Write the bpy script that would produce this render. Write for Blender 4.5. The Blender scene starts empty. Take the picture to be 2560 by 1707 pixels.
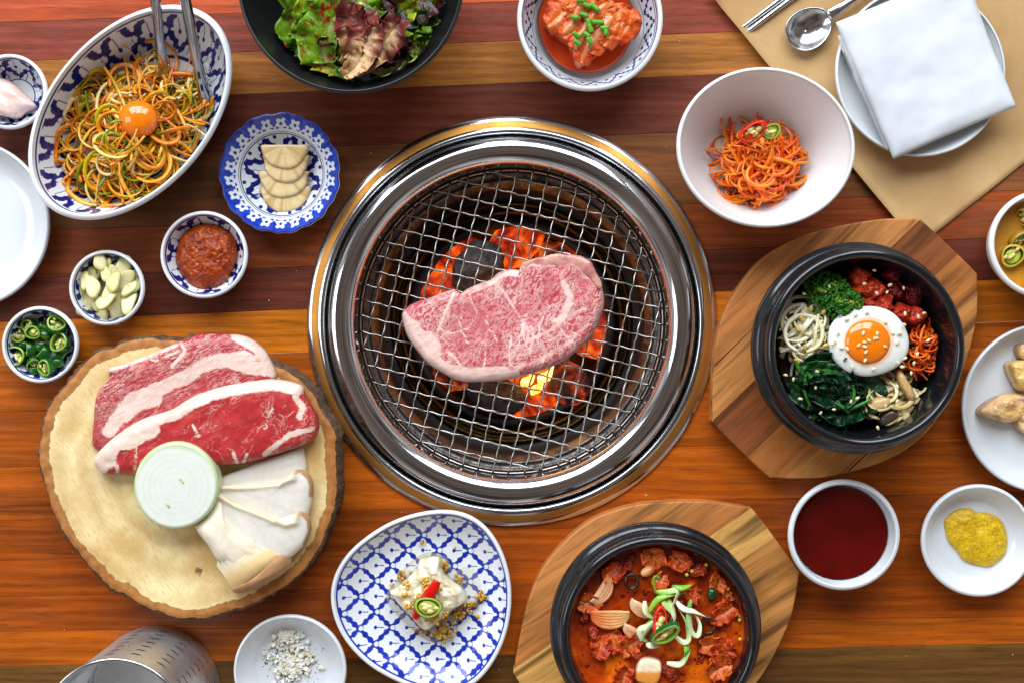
import bpy, bmesh, math, random
import numpy as np
from math import pi, sin, cos, radians
from mathutils import Vector, Matrix, Euler

# ------------------------------------------------------------------ camera, light, exposure
H = 1.2            # camera height above the table (m)
S = 2900.0         # photo pixels per metre on the table plane
scene = bpy.context.scene
COL = scene.collection

cam_d = bpy.data.cameras.new('camera')
cam_d.sensor_width = 36.0
cam_d.lens = 36.0 * H / (2560.0 / S)
cam_d.clip_start = 0.05
cam_d.clip_end = 50.0
cam = bpy.data.objects.new('camera', cam_d)
cam.location = (0, 0, H)
cam.rotation_euler = (0, 0, 0)
COL.objects.link(cam)
scene.camera = cam

world = bpy.data.worlds.new('World')
scene.world = world
world.use_nodes = True
wn = world.node_tree
bg = wn.nodes['Background']
# the room: a dim warm ceiling overhead, paler walls round about
wtc = wn.nodes.new('ShaderNodeTexCoord')
wsep = wn.nodes.new('ShaderNodeSeparateXYZ')
wramp = wn.nodes.new('ShaderNodeValToRGB')
wn.links.new(wtc.outputs['Generated'], wsep.inputs[0])
wn.links.new(wsep.outputs['Z'], wramp.inputs['Fac'])
wramp.color_ramp.elements[0].position = 0.0
wramp.color_ramp.elements[0].color = (0.52, 0.49, 0.46, 1)
wramp.color_ramp.elements[1].position = 1.0
wramp.color_ramp.elements[1].color = (0.13, 0.10, 0.08, 1)
e_ = wramp.color_ramp.elements.new(0.45)
e_.color = (0.46, 0.44, 0.42, 1)
e_ = wramp.color_ramp.elements.new(0.72)
e_.color = (0.16, 0.12, 0.10, 1)
wno = wn.nodes.new('ShaderNodeTexNoise')
wno.inputs['Scale'].default_value = 3.2
wno.inputs['Detail'].default_value = 3.0
wn.links.new(wtc.outputs['Generated'], wno.inputs['Vector'])
wmr = wn.nodes.new('ShaderNodeMapRange')
wmr.inputs[1].default_value, wmr.inputs[2].default_value, wmr.inputs[3].default_value, wmr.inputs[4].default_value = 0.38, 0.62, 0.35, 1.75
wn.links.new(wno.outputs['Fac'], wmr.inputs[0])
wmx = wn.nodes.new('ShaderNodeMix')
wmx.data_type, wmx.blend_type = 'RGBA', 'MULTIPLY'
wmx.inputs[0].default_value = 1.0
wn.links.new(wramp.outputs['Color'], wmx.inputs[6])
wn.links.new(wmr.outputs[0], wmx.inputs[7])
wn.links.new(wmx.outputs[2], bg.inputs['Color'])
bg.inputs['Strength'].default_value = 0.75


def area_light(name, loc, target, sx, sy, power, color):
    d = bpy.data.lights.new(name, 'AREA')
    d.shape = 'RECTANGLE'
    d.size, d.size_y = sx, sy
    d.energy = power
    d.color = color
    o = bpy.data.objects.new(name, d)
    o.location = loc
    o.rotation_euler = (Vector(target) - Vector(loc)).to_track_quat('-Z', 'Y').to_euler()
    COL.objects.link(o)
    return o


# tall window wall beyond the top of the table: panes with bars between them
for ix in range(3):
    for iy in range(2):
        wx = -2.0 + ix * 1.5
        area_light('window_pane_light', (wx, 2.55 + 0.25 * (1 - iy), 1.9 + iy * 1.35), (wx * 0.3, 0, 0), 1.32, 1.18, 36.0, (0.85, 0.93, 1.0))
# a further window to the left
area_light('side_window_light', (-3.0, 0.2, 2.6), (0, 0, 0), 1.4, 1.6, 26.0, (0.88, 0.94, 1.0))

scene.view_settings.view_transform = 'Standard'
scene.view_settings.look = 'None'
scene.view_settings.exposure = 0.32
scene.view_settings.gamma = 1.0
scene.view_settings.use_curve_mapping = False
scene.cycles.max_bounces = 5
scene.cycles.diffuse_bounces = 3
scene.cycles.glossy_bounces = 3
scene.cycles.transmission_bounces = 3
scene.cycles.transparent_max_bounces = 6
scene.cycles.sample_clamp_indirect = 6.0
scene.cycles.use_denoising = True

# ------------------------------------------------------------------ helpers
rng = np.random.default_rng(7)
random.seed(7)


def P(x, y, z=0.0):
    """photo pixel seen at height z -> world point"""
    k = (H - z) / H / S
    return np.array([(x - 1280.0) * k, (853.5 - y) * k, z])


def L(rpx, z=0.0):
    return rpx * (H - z) / H / S


def crop(ox, oy, s):
    def f(pts):
        return [(ox + x / s, oy + y / s) for x, y in pts]
    return f


C1 = crop(0, 0, 2.752); C2 = crop(540, 0, 2.614); C3 = crop(1200, 0, 2.614); C4 = crop(1780, 0, 2.613)
C5 = crop(0, 480, 3.135); C6 = crop(760, 270, 1.4788)
B1 = crop(80, 800, 2.064); B2 = crop(1770, 530, 2.272); B3 = crop(1250, 1220, 3.095)
B4 = crop(100, 1250, 2.94); B5 = crop(800, 1250, 3.431); B6 = crop(1940, 1160, 2.866)


def PP(pts, z):
    return np.array([P(x, y, z)[:2] for x, y in pts])


def lin(*c):
    c = np.array(c, float) / 255.0
    return np.where(c <= 0.04045, c / 12.92, ((c + 0.055) / 1.055) ** 2.4)


def rgba(c):
    return (float(c[0]), float(c[1]), float(c[2]), 1.0)


def hash3(ix, iy, iz, seed):
    n = (ix.astype(np.int64) * 374761393 + iy.astype(np.int64) * 668265263 + iz.astype(np.int64) * 2147483647 + seed * 1274126177) & 0xFFFFFFFF
    n = ((n ^ (n >> 13)) * 1274126177) & 0xFFFFFFFF
    n = (n ^ (n >> 16)) & 0xFFFFFF
    return n / float(0xFFFFFF)


def vnoise(p, seed=0):
    p = np.asarray(p, float)
    i = np.floor(p).astype(np.int64)
    f = p - i
    f = f * f * (3 - 2 * f)
    out = 0
    for dx in (0, 1):
        for dy in (0, 1):
            for dz in (0, 1):
                w = (f[:, 0] if dx else 1 - f[:, 0]) * (f[:, 1] if dy else 1 - f[:, 1]) * (f[:, 2] if dz else 1 - f[:, 2])
                out = out + w * hash3(i[:, 0] + dx, i[:, 1] + dy, i[:, 2] + dz, seed)
    return out


def fbm(p, scale, octaves=3, seed=0):
    p = np.asarray(p, float) * scale
    a, t, s = 1.0, 0.0, 0.0
    for o in range(octaves):
        t = t + a * (vnoise(p + 17.3 * o, seed + o) - 0.5)
        s += a
        a *= 0.5
        p = p * 2.03
    return t / s * 2.0      # about -1..1


def catmull(pts, n, closed=True):
    pts = np.asarray(pts, float)
    m = len(pts)
    if closed:
        seg = m
        idx = lambda k: k % m
    else:
        seg = m - 1
        idx = lambda k: min(max(k, 0), m - 1)
    # parametrise by length
    ln = np.array([np.linalg.norm(pts[idx(k + 1)] - pts[idx(k)]) for k in range(seg)])
    cum = np.concatenate([[0], np.cumsum(ln)])
    s = np.linspace(0, cum[-1], n, endpoint=not closed)
    out = []
    for v in s:
        k = min(int(np.searchsorted(cum, v, side='right') - 1), seg - 1)
        t = (v - cum[k]) / max(ln[k], 1e-12)
        p0, p1, p2, p3 = pts[idx(k - 1)], pts[idx(k)], pts[idx(k + 1)], pts[idx(k + 2)]
        out.append(0.5 * ((2 * p1) + (-p0 + p2) * t + (2 * p0 - 5 * p1 + 4 * p2 - p3) * t * t + (-p0 + 3 * p1 - 3 * p2 + p3) * t ** 3))
    return np.array(out)


def smooth(a, b, x):
    t = np.clip((x - a) / (b - a), 0, 1)
    return t * t * (3 - 2 * t)


def mixc(a, b, t):
    t = np.asarray(t)[..., None]
    return np.asarray(a) * (1 - t) + np.asarray(b) * t


def seg_dist(x, y, pts):
    """distance of points to a polyline"""
    d = np.full(np.shape(x), 1e9)
    for (ax, ay), (bx, by) in zip(pts[:-1], pts[1:]):
        vx, vy = bx - ax, by - ay
        t = np.clip(((x - ax) * vx + (y - ay) * vy) / (vx * vx + vy * vy + 1e-18), 0, 1)
        d = np.minimum(d, np.hypot(x - ax - t * vx, y - ay - t * vy))
    return d


# ---- objects
def origin_of(o):
    v = Vector((0, 0, 0))
    while o is not None:
        v = v + Vector(o.location)
        o = o.parent
    return v


def tag(o, label=None, cat=None, group=None, kind=None):
    if label: o['label'] = label
    if cat: o['category'] = cat
    if group: o['group'] = group
    if kind: o['kind'] = kind
    return o


def thing(name, label, cat, loc, group=None):
    o = bpy.data.objects.new(name, None)
    o.empty_display_size = 0.01
    o.location = tuple(float(v) for v in loc)
    COL.objects.link(o)
    return tag(o, label, cat, group)


def mesh_data(name, verts, faces, mat, colors=None, shade=True, attrs=None):
    me = bpy.data.meshes.new(name)
    verts = np.asarray(verts, float)
    if len(faces) > 3:
        tri = np.array([f[:3] for f in faces])
        qd = np.array([(f[0], f[2], f[-1]) for f in faces if len(f) == 4] or [(0, 0, 0)])
        cen = verts.mean(0)
        vol = 0.0
        for q in (tri, qd):
            a, b, c_ = verts[q[:, 0]] - cen, verts[q[:, 1]] - cen, verts[q[:, 2]] - cen
            vol += np.einsum('ij,ij->i', a, np.cross(b, c_)).sum()
        if vol < 0:
            faces = [tuple(reversed(f)) for f in faces]
    me.from_pydata([tuple(v) for v in verts], [], [tuple(int(i) for i in f) for f in faces])
    if shade:
        me.polygons.foreach_set('use_smooth', [True] * len(me.polygons))
    if colors is not None:
        ca = me.color_attributes.new('Col', 'FLOAT_COLOR', 'POINT')
        c4 = np.ones((len(verts), 4), np.float32)
        c4[:, :3] = np.clip(colors, 0, 1)
        ca.data.foreach_set('color', c4.ravel())
    if attrs:
        for k, v in attrs.items():
            a = me.attributes.new(k, 'FLOAT', 'POINT')
            a.data.foreach_set('value', np.asarray(v, np.float32))
    if mat is not None:
        me.materials.append(mat)
    me.update()
    return me


def mesh(name, verts, faces, mat, parent=None, origin=None, colors=None, shade=True, attrs=None):
    """verts in world coordinates"""
    verts = np.asarray(verts, float)
    if parent is not None:
        base = origin_of(parent)
        loc = Vector((0, 0, 0))
    else:
        if origin is None:
            mn, mx = verts.min(0), verts.max(0)
            origin = ((mn[0] + mx[0]) / 2, (mn[1] + mx[1]) / 2, mn[2])
        base = Vector(origin)
        loc = base
    me = mesh_data(name, verts - np.array(base), faces, mat, colors, shade, attrs)
    o = bpy.data.objects.new(name, me)
    o.location = loc
    o.parent = parent
    COL.objects.link(o)
    return o


def inst(me, name, loc, rot=(0, 0, 0), scale=(1, 1, 1), parent=None):
    o = bpy.data.objects.new(name, me)
    o.location = tuple(float(v) for v in loc)
    o.rotation_euler = rot
    o.scale = scale if hasattr(scale, '__len__') else (scale,) * 3
    o.parent = parent
    if parent is not None:
        o.location = Vector(o.location) - origin_of(parent)
    COL.objects.link(o)
    return o


class Geo:
    def __init__(self):
        self.v, self.f, self.c, self.n = [], [], [], 0

    def add(self, v, f, c=None):
        v = np.asarray(v, float)
        self.v.append(v)
        self.f += [tuple(i + self.n for i in q) for q in f]
        if c is not None:
            c = np.asarray(c, float)
            if c.ndim == 1:
                c = np.tile(c, (len(v), 1))
            self.c.append(c)
        self.n += len(v)
        return self

    def build(self, name, mat, parent=None, origin=None, shade=True):
        return mesh(name, np.concatenate(self.v), self.f, mat, parent, origin, np.concatenate(self.c) if self.c else None, shade)

    def data(self, name, mat, shade=True):
        return mesh_data(name, np.concatenate(self.v), self.f, mat, np.concatenate(self.c) if self.c else None, shade)


def grid_faces(nu, nv, closed_u=True, off=0):
    """verts index = j*nu+i ; j rows (nv), i around (nu)"""
    f = []
    for j in range(nv - 1):
        for i in range(nu if closed_u else nu - 1):
            a = j * nu + i
            b = j * nu + (i + 1) % nu
            f.append((off + a, off + b, off + b + nu, off + a + nu))
    return f


def resample(prof, step):
    """densify a profile polyline [(r,z,t)]"""
    prof = np.asarray(prof, float)
    out = [prof[0]]
    for a, b in zip(prof[:-1], prof[1:]):
        n = max(1, int(math.ceil(np.hypot(b[0] - a[0], b[1] - a[1]) / step)))
        for k in range(1, n + 1):
            out.append(a + (b - a) * k / n)
    return np.array(out)


def lathe(prof, c, segs=96, step=None, rmul=None, sx=1.0, sy=1.0, rot=0.0, paint=None):
    """prof: list of (r,z[,t]); c: world xy centre.  Returns verts, faces, colours"""
    prof = np.asarray(prof, float)
    if prof.shape[1] == 2:
        prof = np.column_stack([prof, np.arange(len(prof))])
    if step:
        prof = resample(prof, step)
    th = np.arange(segs) * 2 * pi / segs
    R, T = np.meshgrid(prof[:, 0], th, indexing='ij')
    Z = np.repeat(prof[:, 1][:, None], segs, 1)
    TT = np.repeat(prof[:, 2][:, None], segs, 1)
    if rmul is not None:
        R = R * rmul(T, TT)
    X = R * np.cos(T) * sx
    Y = R * np.sin(T) * sy
    xr = X * cos(rot) - Y * sin(rot) + c[0]
    yr = X * sin(rot) + Y * cos(rot) + c[1]
    V = np.column_stack([xr.ravel(), yr.ravel(), Z.ravel()])
    F = grid_faces(segs, len(prof))
    col = None
    if paint is not None:
        col = paint(T.ravel(), TT.ravel(), V)
    return V, F, col


def lump(outline, z0, h, rings=26, segs=140, n=5.0, bump=None, centre=None, zfun=None, lift=0.0, seed=0, tpow=0.6, smooth_outline=True):
    """a slab or dome over a star-shaped outline (world xy).  returns V,F,t"""
    o = catmull(outline, segs) if smooth_outline else np.asarray(outline, float)
    segs = len(o)
    c = o.mean(0) if centre is None else np.asarray(centre[:2], float)
    ts = (np.arange(1, rings + 1) / rings) ** tpow
    V = [np.array([[c[0], c[1], z0 + h]])]
    tt = [np.zeros(1)]
    for t in ts:
        q = c + (o - c) * t
        pr = (max(0.0, 1 - t ** n)) ** 0.5
        V.append(np.column_stack([q, np.full(segs, z0 + h * pr)]))
        tt.append(np.full(segs, t))
    # the underside
    q = c + (o - c) * 0.93
    V.append(np.column_stack([q, np.full(segs, z0 - 0.0 + lift)]))
    tt.append(np.full(segs, 1.05))
    V = np.concatenate(V)
    tt = np.concatenate(tt)
    if bump:
        for amp, sc in bump:
            d = fbm(V, sc, 3, seed)
            k = np.clip((1 - np.clip(tt, 0, 1) ** n), 0, 1) ** 0.5
            V[:, 2] += amp * d * k
    if zfun is not None:
        V[:, 2] += zfun(V[:, 0], V[:, 1], tt)
    F = [(0, 1 + (i + 1) % segs, 1 + i) for i in range(segs)]
    F += grid_faces(segs, rings + 1, True, 1)
    return V, F, tt


def tube(pts, rad, segs=8, flat=1.0, n=None, twist=0.0, up=None, cap=True):
    """swept tube; flat<1 gives a ribbon.  returns V,F,s(0..1)"""
    pts = np.asarray(pts, float)
    if n:
        pts = catmull(pts, n, closed=False)
    m = len(pts)
    rad = np.full(m, rad) if np.isscalar(rad) else np.interp(np.linspace(0, 1, m), np.linspace(0, 1, len(rad)), rad)
    tan = np.gradient(pts, axis=0)
    tan /= (np.linalg.norm(tan, axis=1)[:, None] + 1e-12)
    if up is None:
        u = np.array([0, 0, 1.0])
        if abs(tan[0] @ u) > 0.9:
            u = np.array([1.0, 0, 0])
    else:
        u = np.asarray(up, float)
    V = []
    for k in range(m):
        t = tan[k]
        a = np.cross(t, u)
        na = np.linalg.norm(a)
        if na < 1e-6:
            a = np.cross(t, np.array([0.3, 1, 0.2]))
            na = np.linalg.norm(a)
        a /= na
        b = np.cross(a, t)
        if up is None:
            u = b
        an = twist * k / max(m - 1, 1)
        a2 = a * cos(an) + b * sin(an)
        b2 = -a * sin(an) + b * cos(an)
        for i in range(segs):
            th = 2 * pi * i / segs
            V.append(pts[k] + rad[k] * (cos(th) * a2 + flat * sin(th) * b2))
    F = grid_faces(segs, m)
    if cap:
        F.append(tuple(range(segs - 1, -1, -1)))
        F.append(tuple((m - 1) * segs + i for i in range(segs)))
    s = np.repeat(np.linspace(0, 1, m), segs)
    return np.array(V), F, s


def ball(c, r, nu=12, nv=8, sq=(1, 1, 1)):
    V, F = [], []
    for j in range(nv + 1):
        ph = pi * j / nv
        rr = max(sin(ph), 0.02)
        for i in range(nu):
            th = 2 * pi * i / nu
            V.append((c[0] + r * sq[0] * rr * cos(th), c[1] + r * sq[1] * rr * sin(th), c[2] - r * sq[2] * cos(ph)))
    F = grid_faces(nu, nv + 1)
    return np.array(V), F


# ------------------------------------------------------------------ materials
class NT:
    def __init__(self, name):
        self.m = bpy.data.materials.new(name)
        self.m.use_nodes = True
        self.t = self.m.node_tree
        self.b = self.t.nodes['Principled BSDF']
        self.tc = None

    def node(self, kind, **kw):
        n = self.t.nodes.new(kind)
        for k, v in kw.items():
            setattr(n, k, v)
        return n

    def link(self, a, b):
        self.t.links.new(a, b)

    def coord(self, scale=(1, 1, 1), rot=0.0, out='Object'):
        if self.tc is None:
            self.tc = self.node('ShaderNodeTexCoord')
        src = self.tc.outputs[out]
        if rot:
            mr = self.node('ShaderNodeMapping')       # turn first, then stretch along the turned axes
            mr.inputs['Rotation'].default_value = (0, 0, rot)
            self.link(src, mr.inputs['Vector'])
            src = mr.outputs['Vector']
        mp = self.node('ShaderNodeMapping')
        mp.inputs['Scale'].default_value = scale
        self.link(src, mp.inputs['Vector'])
        return mp.outputs['Vector']

    def noise(self, vec, scale, detail=4, rough=0.55, dist=0.0):
        n = self.node('ShaderNodeTexNoise')
        n.inputs['Scale'].default_value = scale
        n.inputs['Detail'].default_value = detail
        n.inputs['Roughness'].default_value = rough
        n.inputs['Distortion'].default_value = dist
        self.link(vec, n.inputs['Vector'])
        return n.outputs['Fac']

    def ramp(self, fac, stops):
        r = self.node('ShaderNodeValToRGB')
        cr = r.color_ramp
        while len(cr.elements) < len(stops):
            cr.elements.new(0.5)
        for e, (p, c) in zip(cr.elements, stops):
            e.position = p
            e.color = rgba(c) if hasattr(c, '__len__') else (c, c, c, 1)
        self.link(fac, r.inputs['Fac'])
        return r.outputs['Color']

    def mix(self, a, b, fac, mode='MIX'):
        n = self.node('ShaderNodeMix', data_type='RGBA', blend_type=mode)
        for i, v in ((6, a), (7, b), (0, fac)):
            sock = n.inputs[i]
            if isinstance(v, (int, float)):
                sock.default_value = v if i == 0 else (v, v, v, 1)
            elif hasattr(v, '__len__'):
                sock.default_value = rgba(v)
            else:
                self.link(v, sock)
        return n.outputs[2]

    def attr(self, name='Col', out='Color'):
        n = self.node('ShaderNodeAttribute')
        n.attribute_name = name
        return n.outputs[out]

    def math(self, op, a, b=0.0, c=None):
        n = self.node('ShaderNodeMath', operation=op)
        for i, v in enumerate((a, b, c)):
            if v is None:
                continue
            if isinstance(v, (int, float)):
                n.inputs[i].default_value = v
            else:
                self.link(v, n.inputs[i])
        return n.outputs[0]

    def bump(self, h, strength=0.3, dist=0.001):
        n = self.node('ShaderNodeBump')
        n.inputs['Strength'].default_value = strength
        n.inputs['Distance'].default_value = dist
        self.link(h, n.inputs['Height'])
        if self.b.inputs['Normal'].is_linked:
            self.link(self.b.inputs['Normal'].links[0].from_socket, n.inputs['Normal'])
        self.link(n.outputs['Normal'], self.b.inputs['Normal'])

    def set(self, **kw):
        names = dict(color='Base Color', rough='Roughness', metal='Metallic', ior='IOR', spec='Specular IOR Level', sss='Subsurface Weight',
                     sscale='Subsurface Scale', coat='Coat Weight', coatr='Coat Roughness', trans='Transmission Weight',
                     ecol='Emission Color', estr='Emission Strength', sheen='Sheen Weight', aniso='Anisotropic', alpha='Alpha')
        for k, v in kw.items():
            s = self.b.inputs[names[k]]
            if isinstance(v, (int, float)):
                s.default_value = v
            elif hasattr(v, '__len__'):
                s.default_value = rgba(v)
            else:
                self.link(v, s)
        return self


def painted(name, rough=0.35, var=0.12, vscale=300, bump=0.0, bscale=400, bdist=0.0006, coat=0.0, sss=0.0, sscale=0.003, spec=0.35, roughvar=0.0):
    """colour from the mesh's own colour attribute with procedural mottling"""
    n = NT(name)
    v = n.coord()
    f = n.noise(v, vscale, 4)
    c = n.attr('Col')
    mr = n.node('ShaderNodeMapRange')
    mr.inputs[1].default_value, mr.inputs[2].default_value = 0.25, 0.75
    mr.inputs[3].default_value, mr.inputs[4].default_value = 1 - var, 1 + var
    n.link(f, mr.inputs[0])
    col = n.mix(c, mr.outputs[0], 1.0, 'MULTIPLY')
    n.set(color=col, rough=rough, coat=coat, coatr=0.08, sss=sss, sscale=sscale, spec=spec)
    if sss:
        n.b.inputs['Subsurface Radius'].default_value = (1.0, 0.5, 0.3)
    if roughvar:
        n.set(rough=n.ramp(n.noise(v, vscale * 0.5, 3), [(0.3, max(0.02, rough - roughvar)), (0.7, rough + roughvar)]))
    if bump:
        n.bump(n.noise(v, bscale, 5), bump, bdist)
    return n.m


def plain(name, color, rough=0.4, var=0.1, vscale=120, bump=0.0, bscale=300, bdist=0.0006, metal=0.0, coat=0.0, sss=0.0, sscale=0.003, stretch=(1, 1, 1), spec=0.5):
    n = NT(name)
    v = n.coord(stretch)
    f = n.noise(v, vscale, 5)
    color = np.asarray(color)
    n.set(color=n.ramp(f, [(0.25, np.clip(color * (1 - var), 0, 1)), (0.75, np.clip(color * (1 + var), 0, 1))]), rough=rough, metal=metal, coat=coat, coatr=0.06, sss=sss, sscale=sscale, spec=spec)
    if bump:
        n.bump(n.noise(v, bscale, 5), bump, bdist)
    return n.m


M = {}
M['china'] = painted('glazed_china', rough=0.12, var=0.02, vscale=60, coat=0.2, spec=0.5)
M['white_china'] = plain('white_china', (0.72, 0.745, 0.775), rough=0.14, var=0.015, vscale=30, coat=0.3)
M['cream_china'] = plain('matt_white_stoneware', (0.80, 0.79, 0.77), rough=0.28, var=0.03, vscale=40, bump=0.05, bscale=200)
M['wet'] = painted('wet_food', rough=0.24, var=0.35, vscale=500, bump=0.6, bscale=420, bdist=0.0016, coat=0.0)
M['wet_smooth'] = painted('wet_smooth_food', rough=0.18, var=0.12, vscale=400, bump=0.12, bscale=500, coat=0.15)
M['leafy'] = painted('dressed_leaf', rough=0.30, var=0.4, vscale=300, bump=0.5, bscale=200, bdist=0.0016, coat=0.0)
M['matt_food'] = painted('matt_food', rough=0.5, var=0.1, vscale=250, bump=0.1, bscale=500)


def steel(name, base=(0.62, 0.63, 0.65), rough=0.16, radial=False):
    n = NT(name)
    v = n.coord((1, 1, 1))
    f = n.noise(v, 900, 3)
    g = n.noise(v, 25, 4)
    n.set(color=n.mix(base, tuple(0.8 * b for b in base), n.ramp(g, [(0.4, 0.0), (0.7, 1.0)])), metal=1.0,
          rough=n.ramp(n.mix(f, g, 0.6), [(0.3, rough * 0.75), (0.7, rough * 1.35)]))
    n.bump(f, 0.03, 0.0002)
    return n.m


M['steel'] = steel('polished_steel')
M['steel_brushed'] = steel('brushed_steel', (0.78, 0.78, 0.78), 0.46)
M['dark_reflect_steel'] = steel('tong_steel', (0.36, 0.37, 0.39), 0.12)  # dark reflections put into the tongs' base colour
M['chrome'] = steel('bright_steel_ring', (0.66, 0.68, 0.71), 0.10)
M['steel_wire'] = steel('grate_wire_steel', (0.42, 0.40, 0.37), 0.26)
M['warm_reflect_band'] = steel('ceiling_tinted_steel', (0.60, 0.27, 0.06), 0.48)  # steel band with the warm ceiling's reflection put into its base colour
M['stone_black'] = plain('black_glazed_stone', (0.008, 0.009, 0.011), rough=0.16, var=0.3, vscale=300, bump=0.08, bscale=350, bdist=0.0006, coat=0.15)
M['black_bowl'] = plain('black_melamine', (0.010, 0.010, 0.011), rough=0.30, var=0.2, vscale=200)
# ------------------------------------------------------------------ the table: planks glued edge to edge
GC = P(1279, 803)            # grill centre on the table
GR = L(505)                  # radius of the hole the grill sits in (a little under its flange)


def plank_mat():
    n = NT('oiled_hardwood')
    oi = n.node('ShaderNodeObjectInfo')
    base = oi.outputs['Color']
    rv = n.math('MULTIPLY', oi.outputs['Random'], 7.0)
    cmb = n.node('ShaderNodeCombineXYZ')
    for i in range(3):
        n.link(rv, cmb.inputs[i])
    tc = n.node('ShaderNodeTexCoord')
    add = n.node('ShaderNodeVectorMath', operation='ADD')
    n.link(tc.outputs['Object'], add.inputs[0])
    n.link(cmb.outputs[0], add.inputs[1])

    def mp(sc):
        m = n.node('ShaderNodeMapping')
        m.inputs['Scale'].default_value = sc
        n.link(add.outputs[0], m.inputs['Vector'])
        return m.outputs['Vector']
    broad = n.noise(mp((3.0, 26, 26)), 1.0, 4, 0.6, 0.6)
    fine = n.noise(mp((14, 260, 260)), 1.0, 5, 0.65, 0.4)
    pores = n.noise(mp((60, 1100, 1100)), 1.0, 3, 0.6)
    w = n.node('ShaderNodeTexWave', wave_type='BANDS', bands_direction='Y')
    w.inputs['Scale'].default_value = 1.0
    w.inputs['Distortion'].default_value = 9.0
    w.inputs['Detail'].default_value = 3.0
    w.inputs['Detail Scale'].default_value = 0.7
    n.link(mp((5, 34, 34)), w.inputs['Vector'])
    def rng_(f, a, b, lo, hi):
        r = n.node('ShaderNodeMapRange')
        r.inputs[1].default_value, r.inputs[2].default_value, r.inputs[3].default_value, r.inputs[4].default_value = a, b, lo, hi
        n.link(f, r.inputs[0])
        return r.outputs[0]
    k = n.math('MULTIPLY', rng_(broad, 0.3, 0.72, 0.66, 1.22), rng_(fine, 0.32, 0.68, 0.66, 1.24))
    k = n.math('MULTIPLY', k, rng_(w.outputs['Fac'], 0.0, 1.0, 0.90, 1.08))
    k = n.math('MULTIPLY', k, rng_(pores, 0.28, 0.46, 0.62, 1.02))
    col = n.mix(base, k, 1.0, 'MULTIPLY')
    # a few dark streaks
    st = n.noise(mp((4.0, 75, 75)), 1.0, 3, 0.5, 1.2)
    col = n.mix(col, tuple(lin(38, 16, 10)), n.math('MULTIPLY', rng_(st, 0.66, 0.76, 0.0, 1.0), 0.55))
    n.set(color=col, rough=rng_(n.noise(mp((30, 90, 90)), 1.0, 4), 0.3, 0.7, 0.26, 0.44), spec=0.28)
    n.bump(n.math('ADD', n.math('MULTIPLY', fine, 0.6), pores), 0.12, 0.0004)
    return n.m


M['plank'] = plank_mat()
table = thing('table_top', 'oiled hardwood table top of glued planks in mixed browns', 'table', (0, 0, -0.03))
table['kind'] = 'structure'

# joint lines: photo y at x=0 and at x=2560, and the colour of the plank below each
JOINTS = [(-150, -262, (182, 74, 34)), (-45, -150, (190, 82, 42)), (58, -48, (138, 64, 46)), (156, 50, (172, 106, 44)), (262, 155, (110, 50, 32)),
          (402, 296, (120, 70, 36)), (582, 476, (136, 64, 26)), (699, 592, (100, 45, 28)), (805, 697, (198, 108, 16)), (912, 803, (176, 86, 13)),
          (1030, 930, (164, 77, 12)), (1168, 1090, (174, 83, 12)), (1300, 1228, (154, 70, 11)), (1400, 1330, (166, 76, 12)), (1491, 1428, (158, 72, 11)),
          (1578, 1540, (184, 90, 15)), (1665, 1607, (108, 72, 32)), (1790, 1740, (126, 64, 22)), (1910, 1862, (156, 80, 22)), (2030, 1985, (0, 0, 0))]
XA, XB = -700.0, 3260.0
cut = bmesh.new()
bmesh.ops.create_cone(cut, cap_ends=True, segments=160, radius1=GR, radius2=GR, depth=0.2)
cut_me = bpy.data.meshes.new('cutter')
cut.to_mesh(cut_me)
cut.free()
cutter = bpy.data.objects.new('cutter', cut_me)
cutter.location = (GC[0], GC[1], 0)
COL.objects.link(cutter)
PL = []
for k in range(len(JOINTS) - 1):
    a0, a1, colr = JOINTS[k]
    b0, b1, _ = JOINTS[k + 1]
    ya = lambda x: a0 + (a1 - a0) * x / 2560.0
    yb = lambda x: b0 + (b1 - b0) * x / 2560.0
    g = 0.0001
    q = [P(XA, ya(XA)), P(XB, ya(XB)), P(XB, yb(XB)), P(XA, yb(XA))]
    v = [(q[0][0], q[0][1] - g), (q[1][0], q[1][1] - g), (q[2][0], q[2][1] + g), (q[3][0], q[3][1] + g)]
    bv = 0.00022
    vin = [(v[0][0], v[0][1] - bv), (v[1][0], v[1][1] - bv), (v[2][0], v[2][1] + bv), (v[3][0], v[3][1] + bv)]
    V = [(x, y, -0.03) for x, y in v] + [(x, y, -bv) for x, y in v] + [(x, y, 0.0) for x, y in vin]
    F = [(3, 2, 1, 0)] + [(i, (i + 1) % 4, 4 + (i + 1) % 4, 4 + i) for i in range(4)] + [(4 + i, 4 + (i + 1) % 4, 8 + (i + 1) % 4, 8 + i) for i in range(4)] + [(8, 9, 10, 11)]
    V = np.array(V)
    F = [tuple(reversed(f)) for f in F]
    o = mesh('plank', V, F, M['plank'], table, shade=False)
    c = lin(*colr)
    o.color = rgba(c)
    PL.append(o)
    md = o.modifiers.new('hole', 'BOOLEAN')
    md.object = cutter
    md.operation = 'DIFFERENCE'
    md.solver = 'EXACT'
bpy.context.view_layer.update()
dg = bpy.context.evaluated_depsgraph_get()
for o in PL:
    me = bpy.data.meshes.new_from_object(o.evaluated_get(dg))
    o.modifiers.clear()
    o.data = me
bpy.data.objects.remove(cutter)

# ------------------------------------------------------------------ the sunken charcoal grill
grill = thing('table_grill', 'round polished steel charcoal grill sunk in the table', 'grill', (GC[0], GC[1], 0))
px_ = 1.0 / S


def gl(name, prof, mat, segs=192, step=None, parent=grill):
    V, F, _ = lathe([(r * px_, z) for r, z in prof], GC, segs, step)
    return mesh(name, V, F, mat, parent)


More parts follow.
